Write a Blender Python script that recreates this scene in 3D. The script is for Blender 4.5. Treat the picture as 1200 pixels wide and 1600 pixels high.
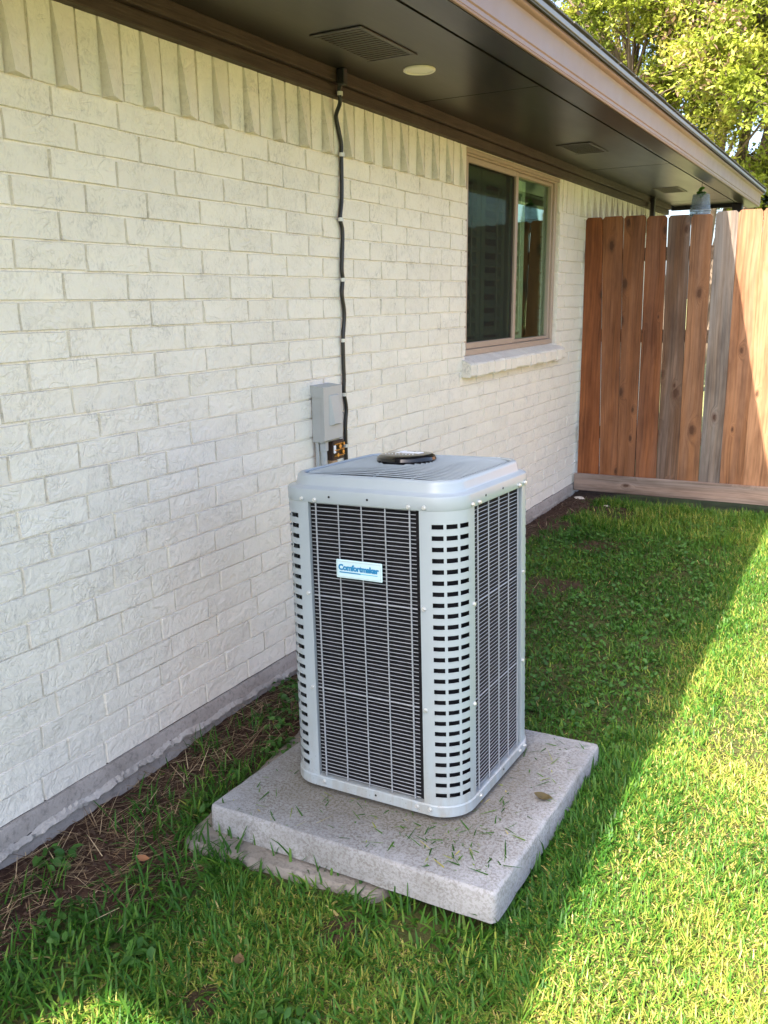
import bpy, math, random
import numpy as np
from mathutils import Vector, Matrix

S = bpy.context.scene
for o in list(bpy.data.objects):
    bpy.data.objects.remove(o)
COL = S.collection
rnd = random.Random(7)
RS = np.random.RandomState(11)

# ------------------------------------------------------------------ camera
CAM_POS = Vector((1.90511, 0.0, 1.36703))
FWD = Vector((-0.48353586, 0.84115373, -0.2421848))
RGT = Vector((0.86830214, 0.49590852, -0.01123077))
UPV = Vector((-0.1106547, 0.21572006, 0.97016514))
FPX = 1333.715                      # focal length in pixels of a 1200 x 1600 picture
cam = bpy.data.cameras.new('camera')
cam.sensor_fit = 'VERTICAL'
cam.sensor_height = 24.0
cam.lens = 24.0 * FPX / 1600.0
cam.clip_start = 0.02
cam.clip_end = 2000
camo = bpy.data.objects.new('camera', cam)
COL.objects.link(camo)
M3 = Matrix((RGT, UPV, -FWD)).transposed()
camo.matrix_world = Matrix.Translation(CAM_POS) @ M3.to_4x4()
S.camera = camo

# ------------------------------------------------------------------ sky, sun, exposure
SUN = Vector((-0.235, -0.80, 1.0)).normalized()     # towards the sun
elev = math.asin(SUN.z)
world = bpy.data.worlds.new('World')
S.world = world
world.use_nodes = True
wt = world.node_tree
wt.nodes.clear()
wo = wt.nodes.new('ShaderNodeOutputWorld')
wb = wt.nodes.new('ShaderNodeBackground')
sk = wt.nodes.new('ShaderNodeTexSky')
sk.sky_type = 'NISHITA'
sk.sun_disc = False
sk.sun_elevation = elev
sk.sun_rotation = math.atan2(SUN.x, SUN.y)
sk.dust_density = 4.5
sk.air_density = 0.8
sk.ozone_density = 1.0
wb.inputs['Strength'].default_value = 0.15
wt.links.new(sk.outputs[0], wb.inputs['Color'])
wt.links.new(wb.outputs[0], wo.inputs['Surface'])
sun = bpy.data.lights.new('sun', 'SUN')
sun.energy = 4.3
sun.angle = math.radians(0.5)
sun.color = (1.0, 0.93, 0.80)
suno = bpy.data.objects.new('sun', sun)
COL.objects.link(suno)
suno.rotation_euler = SUN.to_track_quat('Z', 'Y').to_euler()
S.view_settings.view_transform = 'Standard'
S.view_settings.look = 'None'
S.view_settings.gamma = 1.0
S.view_settings.use_curve_mapping = False
S.view_settings.exposure = 2.3
S.render.engine = 'CYCLES'
S.cycles.max_bounces = 8
S.cycles.transparent_max_bounces = 12

# ------------------------------------------------------------------ mesh helpers
class MB:
    def __init__(s):
        s.v = []; s.f = []
    def add(s, vs, fs):
        n = len(s.v)
        s.v.extend([tuple(p) for p in vs])
        s.f.extend([tuple(i + n for i in f) for f in fs])
    def box(s, x0, x1, y0, y1, z0, z1, M=None):
        vs = [(x, y, z) for z in (z0, z1) for y in (y0, y1) for x in (x0, x1)]
        if M is not None:
            vs = [M @ Vector(p) for p in vs]
        s.add(vs, [(0, 2, 3, 1), (4, 5, 7, 6), (0, 1, 5, 4), (1, 3, 7, 5), (3, 2, 6, 7), (2, 0, 4, 6)])
    def cbox(s, x0, x1, y0, y1, z0, z1, c=0.003, M=None):
        """box with chamfered edges"""
        X = (x0, x1); Y = (y0, y1); Z = (z0, z1)
        vs = []; idx = {}
        for i in (0, 1):
            for j in (0, 1):
                for k in (0, 1):
                    sx, sy, sz = (1 - 2 * i), (1 - 2 * j), (1 - 2 * k)
                    for a in range(3):
                        p = [X[i] + sx * c, Y[j] + sy * c, Z[k] + sz * c]
                        p[a] = (X[i], Y[j], Z[k])[a]
                        idx[(i, j, k, a)] = len(vs); vs.append(p)
        fs = []
        def q(a, i):
            b, d = [t for t in range(3) if t != a]
            out = []
            for (u, w) in ((0, 0), (1, 0), (1, 1), (0, 1)):
                t = [0, 0, 0]; t[a] = i; t[b] = u; t[d] = w
                out.append(idx[(t[0], t[1], t[2], a)])
            return out
        for a in range(3):
            for i in (0, 1):
                f = q(a, i)
                if (i == 1) == (a == 1): f = f[::-1]
                fs.append(f)
        for a in range(3):
            b, d = [t for t in range(3) if t != a]
            for u in (0, 1):
                for w in (0, 1):
                    lo = [0, 0, 0]; lo[b] = u; lo[d] = w
                    hi = list(lo); hi[a] = 1
                    f = [idx[(*lo, b)], idx[(*hi, b)], idx[(*hi, d)], idx[(*lo, d)]]
                    fs.append(f)
        for i in (0, 1):
            for j in (0, 1):
                for k in (0, 1):
                    fs.append([idx[(i, j, k, 0)], idx[(i, j, k, 1)], idx[(i, j, k, 2)]])
        if M is not None:
            vs = [M @ Vector(p) for p in vs]
        s.add(vs, fs)
    def tube(s, pts, r, n=6, cap=True):
        pts = [Vector(p) for p in pts]
        rr = r if isinstance(r, (list, tuple)) else [r] * len(pts)
        rings = []
        t0 = (pts[1] - pts[0]).normalized()
        ref = Vector((0, 0, 1)) if abs(t0.z) < 0.9 else Vector((1, 0, 0))
        u = t0.cross(ref).normalized()
        vs = []
        for i, p in enumerate(pts):
            a = pts[max(i - 1, 0)]; b = pts[min(i + 1, len(pts) - 1)]
            t = (b - a).normalized()
            u = (u - t * u.dot(t)).normalized()
            w = t.cross(u)
            for k in range(n):
                an = 2 * math.pi * k / n
                vs.append(p + (u * math.cos(an) + w * math.sin(an)) * rr[i])
        fs = []
        for i in range(len(pts) - 1):
            for k in range(n):
                k2 = (k + 1) % n
                fs.append((i * n + k, i * n + k2, (i + 1) * n + k2, (i + 1) * n + k))
        if cap:
            fs.append(tuple(range(n))[::-1]); fs.append(tuple((len(pts) - 1) * n + k for k in range(n)))
        s.add(vs, fs)
    def loft(s, rings, cap0=False, cap1=False, closed=True):
        n = len(rings[0]); vs = [p for r in rings for p in r]; fs = []
        for i in range(len(rings) - 1):
            for k in range(n if closed else n - 1):
                k2 = (k + 1) % n
                fs.append((i * n + k, i * n + k2, (i + 1) * n + k2, (i + 1) * n + k))
        if cap0: fs.append(tuple(range(n))[::-1])
        if cap1: fs.append(tuple((len(rings) - 1) * n + k for k in range(n)))
        s.add(vs, fs)
    def mesh(s, name, mat, smooth=None):
        me = bpy.data.meshes.new(name)
        me.from_pydata(s.v, [], s.f)
        if mat is not None: me.materials.append(mat)
        if smooth is not None:
            me.polygons.foreach_set('use_smooth', [True] * len(me.polygons))
            me.set_sharp_from_angle(angle=math.radians(smooth))
        me.update()
        return me
    def build(s, name, mat, parent=None, smooth=None, loc=None):
        return put(name, s.mesh(name, mat, smooth), parent, loc)

def put(name, me, parent=None, loc=None, rot=None, scale=None):
    o = bpy.data.objects.new(name, me)
    COL.objects.link(o)
    if parent is not None: o.parent = parent
    if loc is not None: o.location = loc
    if rot is not None: o.rotation_euler = rot
    if scale is not None: o.scale = scale
    return o
def tag(o, label=None, cat=None, group=None, kind=None):
    if label: o['label'] = label
    if cat: o['category'] = cat
    if group: o['group'] = group
    if kind: o['kind'] = kind
    return o
def empty(name, loc=(0, 0, 0), rot=None):
    return put(name, None, None, loc, rot)
def rsq(h, r, z, n=6, hy=None, cx=0, cy=0):
    """rounded square ring"""
    hy = h if hy is None else hy
    out = []
    for (sx, sy, a0) in ((1, 1, 0), (-1, 1, 90), (-1, -1, 180), (1, -1, 270)):
        for k in range(n + 1):
            a = math.radians(a0 + 90 * k / n)
            out.append((cx + sx * (h - r) + r * math.cos(a), cy + sy * (hy - r) + r * math.sin(a), z))
    return out
def big_mesh(name, verts, quads=None, tris=None, mat=None, col=None, smooth=False):
    """fast mesh from numpy arrays; col = per-vertex float attribute 'tone'"""
    me = bpy.data.meshes.new(name)
    nq = 0 if quads is None else len(quads); nt = 0 if tris is None else len(tris)
    me.vertices.add(len(verts)); me.vertices.foreach_set('co', np.asarray(verts, np.float32).ravel())
    loops = []
    if nq: loops.append(np.asarray(quads, np.int32).ravel())
    if nt: loops.append(np.asarray(tris, np.int32).ravel())
    lv = np.concatenate(loops)
    me.loops.add(len(lv)); me.loops.foreach_set('vertex_index', lv)
    me.polygons.add(nq + nt)
    st = np.concatenate([np.arange(nq) * 4, nq * 4 + np.arange(nt) * 3]).astype(np.int32)
    me.polygons.foreach_set('loop_start', st)
    if smooth: me.polygons.foreach_set('use_smooth', np.ones(nq + nt, bool))
    if mat: me.materials.append(mat)
    if col is not None:
        for k, c in col.items():
            a = me.attributes.new(k, 'FLOAT', 'POINT'); a.data.foreach_set('value', np.asarray(c, np.float32))
    me.update(calc_edges=True)
    me.validate()
    return me

# ------------------------------------------------------------------ material helpers
class NT:
    def __init__(s, name):
        s.m = bpy.data.materials.new(name); s.m.use_nodes = True
        s.t = s.m.node_tree; s.t.nodes.clear()
        s.out = s.t.nodes.new('ShaderNodeOutputMaterial')
    def n(s, typ, **kw):
        nd = s.t.nodes.new('ShaderNode' + typ)
        for k, v in kw.items():
            if k.startswith('i_'):
                key = k[2:].replace('_', ' ')
                s.set(nd.inputs[key], v)
            else: setattr(nd, k, v)
        return nd
    def set(s, inp, v):
        if isinstance(v, bpy.types.NodeSocket): s.t.links.new(v, inp)
        else: inp.default_value = v
    def math(s, op, a, b=None, c=None):
        nd = s.t.nodes.new('ShaderNodeMath'); nd.operation = op
        s.set(nd.inputs[0], a)
        if b is not None: s.set(nd.inputs[1], b)
        if c is not None: s.set(nd.inputs[2], c)
        return nd.outputs[0]
    def vmath(s, op, a, b=None):
        nd = s.t.nodes.new('ShaderNodeVectorMath'); nd.operation = op
        s.set(nd.inputs[0], a)
        if b is not None: s.set(nd.inputs[1], b)
        return nd.outputs[0]
    def noise(s, vec, scale, detail=3, rough=0.5, dist=0.0, out=0):
        nd = s.n('TexNoise', i_Vector=vec, i_Scale=scale, i_Detail=detail, i_Roughness=rough, i_Distortion=dist)
        return nd.outputs[out]
    def ramp(s, fac, stops, interp='LINEAR'):
        nd = s.t.nodes.new('ShaderNodeValToRGB'); cr = nd.color_ramp; cr.interpolation = interp
        while len(cr.elements) > 1: cr.elements.remove(cr.elements[-1])
        for i, (p, c) in enumerate(stops):
            e = cr.elements[0] if i == 0 else cr.elements.new(p)
            e.position = p
            e.color = (*c, 1) if isinstance(c, (tuple, list)) and len(c) == 3 else (c, c, c, 1) if not isinstance(c, (tuple, list)) else c
        s.set(nd.inputs[0], fac)
        return nd.outputs[0]
    def mix(s, fac, a, b, mode='MIX'):
        nd = s.t.nodes.new('ShaderNodeMix'); nd.data_type = 'RGBA'; nd.blend_type = mode
        s.set(nd.inputs[0], fac)
        s.set(nd.inputs[6], a if not isinstance(a, tuple) else (*a, 1)); s.set(nd.inputs[7], b if not isinstance(b, tuple) else (*b, 1))
        return nd.outputs[2]
    def bump(s, h, strength=0.5, dist=0.01, normal=None):
        nd = s.n('Bump', i_Height=h, i_Strength=strength, i_Distance=dist)
        if normal is not None: s.set(nd.inputs['Normal'], normal)
        return nd.outputs[0]
    def pos(s): return s.n('NewGeometry').outputs['Position']
    def obj(s): return s.n('TexCoord').outputs['Object']
    def scale(s, v, xyz): return s.vmath('MULTIPLY', v, xyz)
    def pbsdf(s, color, rough=0.6, metal=0.0, normal=None, spec=0.5, **kw):
        nd = s.t.nodes.new('ShaderNodeBsdfPrincipled')
        s.set(nd.inputs['Base Color'], color if not isinstance(color, tuple) else (*color, 1))
        s.set(nd.inputs['Roughness'], rough); nd.inputs['Metallic'].default_value = metal
        nd.inputs['Specular IOR Level'].default_value = spec
        if normal is not None: s.set(nd.inputs['Normal'], normal)
        for k, v in kw.items(): s.set(nd.inputs[k.replace('_', ' ')], v)
        return nd.outputs[0]
    def done(s, shader):
        s.t.links.new(shader, s.out.inputs['Surface']); return s.m

def simple(name, color, rough=0.6, metal=0.0, var=0.08, vs=20, bump=0.0, bs=80, spec=0.5):
    t = NT(name); p = t.pos()
    n1 = t.noise(p, vs, 4, 0.6)
    c = t.mix(t.math('MULTIPLY', n1, 1.0), tuple(max(0, x * (1 - var * 1.6)) for x in color), tuple(min(1, x * (1 + var * 1.6)) for x in color))
    nr = t.bump(t.noise(p, bs, 4, 0.6), bump, 0.004) if bump else None
    r = t.math('ADD', rough - 0.08, t.math('MULTIPLY', t.noise(p, vs * 1.7, 3), 0.16))
    return t.done(t.pbsdf(c, r, metal, nr, spec))

# painted brick
def m_brick(name, base, mort=False):
    t = NT(name); p = t.pos()
    big = t.noise(p, 1.7, 3, 0.5)
    mid = t.noise(t.scale(p, (1, 1, 1.4)), 9, 5, 0.65, 0.6)
    rag = t.noise(t.scale(p, (1, 1.5, 0.8)), 46, 6, 0.72, 1.6)
    worm = t.noise(t.scale(p, (1, 1.0, 1.25)), 17, 2.5, 0.5, 1.4)
    c1 = t.mix(t.ramp(big, [(0.35, 0.0), (0.65, 1.0)]), base, tuple(x * y for x, y in zip(base, (0.95, 0.955, 0.97))))
    sm = t.math('MULTIPLY', t.ramp(mid, [(0.42, 0.0), (0.68, 1.0)]), t.ramp(rag, [(0.47, 0.0), (0.62, 1.0)]))
    c2 = t.mix(t.math('MULTIPLY', t.math('MULTIPLY', sm, 0.9), t.ramp(t.noise(p, 0.9, 2, 0.5), [(0.35, 0.35), (0.6, 1.0)])), c1, (0.44, 0.41, 0.365))
    sp = t.ramp(t.noise(p, 140, 3, 0.6), [(0.69, 0.0), (0.74, 1.0)])
    c3 = t.mix(t.math('MULTIPLY', sp, 0.35), c2, (0.34, 0.30, 0.24))
    if not mort:
        oi = t.n('ObjectInfo').outputs['Random']
        c3 = t.mix(0.17, c3, t.ramp(oi, [(0, (0.55, 0.53, 0.5)), (0.5, (0.72, 0.69, 0.63)), (1, (0.86, 0.83, 0.77))]))
    ridge = t.math('ABSOLUTE', t.math('SUBTRACT', worm, 0.5))
    patchy = t.ramp(t.noise(p, 11, 2, 0.5), [(0.42, 0.15), (0.62, 1.0)])
    h = t.math('MULTIPLY', t.ramp(ridge, [(0.0, 0.0), (0.06, 1.0)]), t.math('MULTIPLY', patchy, 0.55))
    h = t.math('ADD', h, t.math('MULTIPLY', t.noise(p, 75, 4, 0.6, 0.4), 0.55))
    h = t.math('ADD', h, t.math('MULTIPLY', t.noise(p, 17, 3, 0.55, 1.2), 2.4))
    nr = t.bump(h, 0.62, 0.0046)
    return t.done(t.pbsdf(c3, t.math('ADD', 0.42, t.math('MULTIPLY', mid, 0.25)), 0, nr, 0.4))
PAINT = (0.83, 0.775, 0.675)
MAT_BRICK = m_brick('painted_brick', PAINT)
MAT_MORTAR = m_brick('painted_mortar', tuple(x * 0.97 for x in PAINT), True)

def m_concrete(name, light, dark, streak=False, fine=60):
    t = NT(name); p = t.pos()
    a = t.noise(p, 5, 5, 0.6); b = t.noise(p, fine, 5, 0.7); pit = t.n('TexVoronoi', i_Vector=p, i_Scale=150.0).outputs['Distance']
    c = t.mix(t.ramp(a, [(0.3, 0.0), (0.7, 1.0)]), dark, light)
    c = t.mix(t.math('MULTIPLY', t.ramp(b, [(0.5, 0.0), (0.66, 1.0)]), 0.55), c, tuple(x * 0.55 for x in dark))
    h = t.math('ADD', t.math('MULTIPLY', b, 0.8), t.math('MULTIPLY', pit, 0.5))
    return t.done(t.pbsdf(c, 0.85, 0, t.bump(h, 0.5, 0.004), 0.3))
MAT_FOUND = m_concrete('foundation_concrete', (0.40, 0.365, 0.335), (0.27, 0.24, 0.215))
MAT_FOUND2 = m_concrete('rough_mortar_lip', (0.50, 0.465, 0.425), (0.26, 0.235, 0.21), fine=40)
MAT_OLDPAD = m_concrete('old_slab_concrete', (0.29, 0.262, 0.232), (0.135, 0.118, 0.092), fine=45)

def m_pad():
    t = NT('pad_concrete'); p = t.obj()
    a = t.noise(p, 3.2, 4, 0.6); b = t.noise(p, 125, 4, 0.72, 0.3); cc = t.noise(p, 26, 4, 0.6)
    c = t.mix(t.ramp(a, [(0.3, 0.0), (0.7, 1.0)]), (0.245, 0.25, 0.258), (0.37, 0.375, 0.38))
    # dirt worn round the unit: stain with its own outline
    xyz = t.n('SeparateXYZ', i_Vector=p)
    dx = t.math('MAXIMUM', t.math('SUBTRACT', t.math('ABSOLUTE', xyz.outputs[0]), 0.22), 0.0)
    dy = t.math('MAXIMUM', t.math('SUBTRACT', t.math('ABSOLUTE', xyz.outputs[1]), 0.22), 0.0)
    d = t.math('SQRT', t.math('ADD', t.math('MULTIPLY', dx, dx), t.math('MULTIPLY', dy, dy)))
    st = t.math('ADD', d, t.math('MULTIPLY', t.math('SUBTRACT', cc, 0.5), 0.16))
    stain = t.ramp(st, [(0.05, 1.0), (0.24, 0.0)])
    topm = t.ramp(xyz.outputs[2], [(0.50, 0.0), (0.51, 1.0)])
    speck = t.math('MULTIPLY', t.ramp(b, [(0.49, 0.0), (0.55, 1.0)]), t.ramp(t.noise(p, 9, 3, 0.6), [(0.3, 0.55), (0.65, 1.15)]))
    sp = t.math('MULTIPLY', speck, t.math('ADD', 0.36, t.math('MULTIPLY', stain, 0.52)))
    c = t.mix(sp, c, (0.11, 0.095, 0.078))
    c = t.mix(t.math('MULTIPLY', stain, 0.62), c, (0.135, 0.118, 0.082))
    h = t.math('ADD', t.math('MULTIPLY', b, 1.0), t.math('MULTIPLY', cc, 0.6))
    return t.done(t.pbsdf(c, 0.82, 0, t.bump(h, 0.5, 0.004), 0.3))
MAT_PAD = m_pad()

def m_wood(name, rough=0.75):
    """fence timber; each board carries its own 'tint' and 'seed' custom property"""
    t = NT(name); p0 = t.obj()
    seed = t.n('Attribute', attribute_type='OBJECT', attribute_name='seed').outputs['Fac']
    tint = t.n('Attribute', attribute_type='OBJECT', attribute_name='tint').outputs['Color']
    grey = t.n('Attribute', attribute_type='OBJECT', attribute_name='grey').outputs['Fac']
    off = t.n('CombineXYZ', i_X=t.math('MULTIPLY', seed, 3.17), i_Y=0.0, i_Z=t.math('MULTIPLY', seed, 7.31)).outputs[0]
    p = t.vmath('ADD', p0, off)
    kxz = t.n('SeparateXYZ', i_Vector=p)
    kp = t.n('CombineXYZ', i_X=t.math('MULTIPLY', kxz.outputs[0], 9.0), i_Y=t.math('MULTIPLY', kxz.outputs[2], 4.2), i_Z=0.0).outputs[0]
    kv = t.n('TexVoronoi', voronoi_dimensions='2D', i_Vector=kp, i_Scale=1.0, i_Randomness=1.0)
    kd = kv.outputs['Distance']
    kr = t.n('SeparateXYZ', i_Vector=kv.outputs['Color']).outputs[0]
    on = t.ramp(kr, [(0.66, 0.0), (0.68, 1.0)])
    kd = t.math('DIVIDE', kd, t.math('ADD', 0.45, t.math('MULTIPLY', t.n('SeparateXYZ', i_Vector=kv.outputs['Color']).outputs[1], 1.1)))
    kd = t.math('ADD', kd, t.math('MULTIPLY', t.math('SUBTRACT', t.noise(t.scale(p, (60, 1, 40)), 1.0, 3, 0.6), 0.5), 0.10))
    warp = t.math('MULTIPLY', t.ramp(kd, [(0.0, 1.0), (0.42, 0.0)], 'EASE'), on)
    low = t.noise(t.scale(p, (3.0, 1.0, 0.9)), 1.0, 2, 0.5)
    sx = t.n('SeparateXYZ', i_Vector=p)
    gx = t.math('ADD', t.math('MULTIPLY', sx.outputs[0], 75.0), t.math('ADD', t.math('MULTIPLY', warp, 5.0), t.math('MULTIPLY', low, 8.0)))
    gv = t.n('CombineXYZ', i_X=gx, i_Y=t.math('MULTIPLY', sx.outputs[1], 8.0), i_Z=t.math('MULTIPLY', sx.outputs[2], 1.1)).outputs[0]
    g = t.noise(gv, 1.0, 3, 0.6)
    fine = t.noise(t.scale(p, (260, 60, 5)), 1.0, 4, 0.7)
    br = t.ramp(g, [(0.28, 0.55), (0.5, 0.98), (0.72, 1.22)])
    c = t.mix(1.0, tint, br, 'MULTIPLY')
    c = t.mix(t.math('MULTIPLY', fine, 0.35), c, t.mix(1.0, c, (0.55, 0.5, 0.46), 'MULTIPLY'))
    # grey weathering in long streaks
    ws = t.noise(t.scale(p, (14.0, 1.0, 0.8)), 1.0, 3, 0.6)
    wf = t.math('MULTIPLY', t.ramp(ws, [(0.38, 0.0), (0.62, 1.0)]), grey)
    c = t.mix(wf, c, t.mix(1.0, (0.20, 0.18, 0.165), br, 'MULTIPLY'))
    # rain darkening of single boards in blotches
    bl = t.ramp(t.noise(t.scale(p, (9, 1, 1.6)), 1.0, 4, 0.65), [(0.40, 0.0), (0.68, 0.85)])
    c = t.mix(bl, c, t.mix(1.0, c, (0.42, 0.36, 0.32), 'MULTIPLY'))
    knot = t.math('MULTIPLY', t.ramp(kd, [(0.07, 1.0), (0.15, 0.0)]), on)
    c = t.mix(t.math('MULTIPLY', knot, 0.88), c, (0.06, 0.025, 0.012))
    ring = t.math('MULTIPLY', t.math('MULTIPLY', t.ramp(kd, [(0.10, 0.0), (0.14, 1.0), (0.2, 0.0)]), on), 0.35)
    c = t.mix(ring, c, (0.10, 0.04, 0.02))
    h = t.math('ADD', t.math('MULTIPLY', g, 0.8), t.math('MULTIPLY', fine, 0.8))
    return t.done(t.pbsdf(c, rough, 0, t.bump(h, 0.35, 0.004), 0.3))
MAT_WOOD = m_wood('fence_timber')

def m_rough_brown():
    t = NT('rough_sawn_brown_paint'); p = t.pos()
    n = t.noise(t.scale(p, (30, 6, 130)), 1.0, 4, 0.65)
    b = t.noise(p, 6, 4, 0.6)
    c = t.mix(t.ramp(n, [(0.35, 0.0), (0.7, 1.0)]), (0.030, 0.017, 0.012), (0.064, 0.039, 0.028))
    c = t.mix(t.math('MULTIPLY', t.ramp(b, [(0.5, 0.0), (0.7, 1.0)]), 0.4), c, (0.08, 0.056, 0.044))
    return t.done(t.pbsdf(c, 0.6, 0, t.bump(n, 0.7, 0.004), 0.4))
MAT_FRIEZE = m_rough_brown()
def m_soffit():
    t = NT('dark_soffit_paint'); p = t.pos()
    a = t.noise(t.scale(p, (3, 0.7, 1)), 1.5, 4, 0.6); b = t.noise(t.scale(p, (70, 5, 1)), 1.0, 4, 0.6)
    c = t.mix(t.ramp(a, [(0.3, 0.0), (0.7, 1.0)]), (0.0145, 0.012, 0.0085), (0.024, 0.020, 0.0145))
    r = t.math('ADD', 0.22, t.math('MULTIPLY', a, 0.18))
    return t.done(t.pbsdf(c, r, 0, t.bump(b, 0.12, 0.002), 0.5))
MAT_SOFFIT = m_soffit()
MAT_GUTTER = simple('gutter_enamel', (0.245, 0.152, 0.113), 0.42, 0, 0.05, 7, 0.05, 40)
MAT_GUTTER_DK = simple('gutter_underside', (0.10, 0.075, 0.055), 0.45, 0, 0.06, 9)
MAT_DRIP = simple('drip_edge_metal', (0.24, 0.245, 0.26), 0.5, 0.2, 0.06, 20)
MAT_SHINGLE = simple('shingle', (0.11, 0.105, 0.10), 0.9, 0, 0.3, 60, 0.6, 200)
MAT_FRAME = simple('window_frame_paint', (0.39, 0.30, 0.24), 0.45, 0, 0.05, 12)
MAT_BLACK = simple('black_plastic', (0.012, 0.012, 0.012), 0.38, 0, 0.1, 30)
MAT_DARK = simple('dark_gap', (0.008, 0.007, 0.006), 0.9, 0, 0.1, 30)
MAT_DKMETAL = simple('dark_brown_metal', (0.022, 0.018, 0.015), 0.45, 0, 0.1, 20)
MAT_AC = simple('unit_enamel', (0.345, 0.39, 0.42), 0.30, 0, 0.035, 5, 0.03, 150)
def m_enamel():
    t = NT('unit_enamel_dusty'); p = t.pos(); q = t.n('SeparateXYZ', i_Vector=t.obj()).outputs[2]
    base = (0.325, 0.375, 0.41)
    n1 = t.noise(p, 5, 4, 0.6); n2 = t.noise(t.scale(p, (30, 30, 7)), 1.0, 4, 0.65); n3 = t.noise(p, 110, 3, 0.6)
    c = t.mix(n1, tuple(x * .95 for x in base), tuple(x * 1.05 for x in base))
    low = t.ramp(q, [(0.0, 1.0), (0.22, 0.22), (0.6, 0.07)])
    d = t.math('MULTIPLY', low, t.ramp(n2, [(0.38, 0.0), (0.72, 0.75)]))
    c = t.mix(d, c, (0.25, 0.225, 0.17))
    sp = t.math('MULTIPLY', t.ramp(n3, [(0.66, 0.0), (0.72, 0.6)]), low)
    c = t.mix(sp, c, (0.13, 0.12, 0.07))
    return t.done(t.pbsdf(c, t.math('ADD', 0.28, t.math('MULTIPLY', d, 0.4)), 0, t.bump(t.noise(p, 7, 3, 0.5), 0.06, 0.01), 0.5))
MAT_AC = m_enamel()
MAT_WIRE = simple('grille_wire_coat', (0.30, 0.32, 0.35), 0.4, 0, 0.04, 20)
def m_coil():
    t = NT('condenser_coil_fins'); p = t.obj()
    x = t.n('SeparateXYZ', i_Vector=p)
    fin = t.n('TexWave', wave_type='BANDS', bands_direction='Z', i_Vector=p, i_Scale=90.0).outputs['Fac']
    d = t.noise(p, 30, 4, 0.6)
    c = t.mix(t.ramp(d, [(0.45, 0.0), (0.75, 0.5)]), (0.006, 0.006, 0.008), (0.03, 0.028, 0.03))
    return t.done(t.pbsdf(c, 0.75, 0, t.bump(fin, 0.4, 0.002), 0.2))
MAT_COIL = m_coil()
MAT_SCREW = simple('zinc_screw', (0.62, 0.63, 0.62), 0.3, 0.6, 0.05, 60)
MAT_BADGE = simple('gloss_black', (0.010, 0.010, 0.011), 0.12, 0, 0.05, 30)
MAT_WHITE = simple('white_print', (0.82, 0.83, 0.84), 0.5, 0, 0.02, 40)
MAT_PLATE = simple('pale_plate', (0.52, 0.70, 0.76), 0.35, 0, 0.02, 20)
MAT_BLUE = simple('blue_print', (0.012, 0.20, 0.42), 0.5, 0, 0.03, 30)
MAT_CYAN = simple('cyan_print', (0.08, 0.42, 0.62), 0.5, 0, 0.03, 30)
MAT_BOX = simple('grey_box_paint', (0.40, 0.415, 0.405), 0.42, 0, 0.06, 18, 0.05, 90)
MAT_CONDUIT = simple('grey_conduit_plastic', (0.36, 0.38, 0.385), 0.45, 0, 0.05, 22)
MAT_BRASS = simple('brass', (0.52, 0.33, 0.10), 0.3, 0.9, 0.15, 60)
MAT_BROWNPL = simple('brown_block', (0.035, 0.016, 0.010), 0.5, 0, 0.2, 60)
MAT_TAN = simple('tan_foam', (0.42, 0.27, 0.15), 0.8, 0, 0.15, 50, 0.3, 120)
MAT_CLIP = simple('clip_metal', (0.60, 0.59, 0.56), 0.4, 0.3, 0.1, 60)
MAT_LENS = simple('lamp_lens', (0.80, 0.74, 0.60), 0.35, 0, 0.03, 40)
MAT_SHUTTER = simple('shutter_paint', (0.50, 0.49, 0.43), 0.5, 0, 0.04, 12)
MAT_ROOM = simple('room_wall', (0.16, 0.145, 0.12), 0.9, 0, 0.08, 3)
MAT_STONE = simple('pale_stone', (0.55, 0.48, 0.40), 0.9, 0, 0.2, 30, 0.5, 60)
MAT_BARK = simple('bark', (0.17, 0.125, 0.09), 0.9, 0, 0.3, 12, 0.8, 30)

def m_glass():
    t = NT('window_glass')
    ge = t.n('NewGeometry')
    dt = t.n('VectorMath', operation='DOT_PRODUCT'); t.set(dt.inputs[0], ge.outputs['Incoming']); t.set(dt.inputs[1], ge.outputs['Normal'])
    c1 = t.math('SUBTRACT', 1.0, t.math('ABSOLUTE', dt.outputs['Value']))
    f = t.math('ADD', 0.045, t.math('MULTIPLY', t.math('POWER', c1, 3.7), 0.95))
    tr = t.n('BsdfTransparent'); tr.inputs[0].default_value = (0.80, 0.92, 0.81, 1)
    gl = t.n('BsdfGlossy'); gl.inputs['Roughness'].default_value = 0.0; gl.inputs[0].default_value = (0.78, 0.97, 0.84, 1)
    nz = t.bump(t.noise(t.pos(), 3.0, 2, 0.5), 0.02, 0.01)
    t.t.links.new(nz, gl.inputs['Normal'])
    mx = t.n('MixShader'); t.set(mx.inputs[0], f); t.t.links.new(tr.outputs[0], mx.inputs[1]); t.t.links.new(gl.outputs[0], mx.inputs[2])
    return t.done(mx.outputs[0])
MAT_GLASS = m_glass()
def m_screen():
    t = NT('insect_screen')
    d = t.n('BsdfDiffuse'); d.inputs[0].default_value = (0.035, 0.034, 0.030, 1)
    tr = t.n('BsdfTransparent')
    mx = t.n('MixShader'); mx.inputs[0].default_value = 0.45
    t.t.links.new(tr.outputs[0], mx.inputs[1]); t.t.links.new(d.outputs[0], mx.inputs[2])
    return t.done(mx.outputs[0])
MAT_SCREEN = m_screen()
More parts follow.
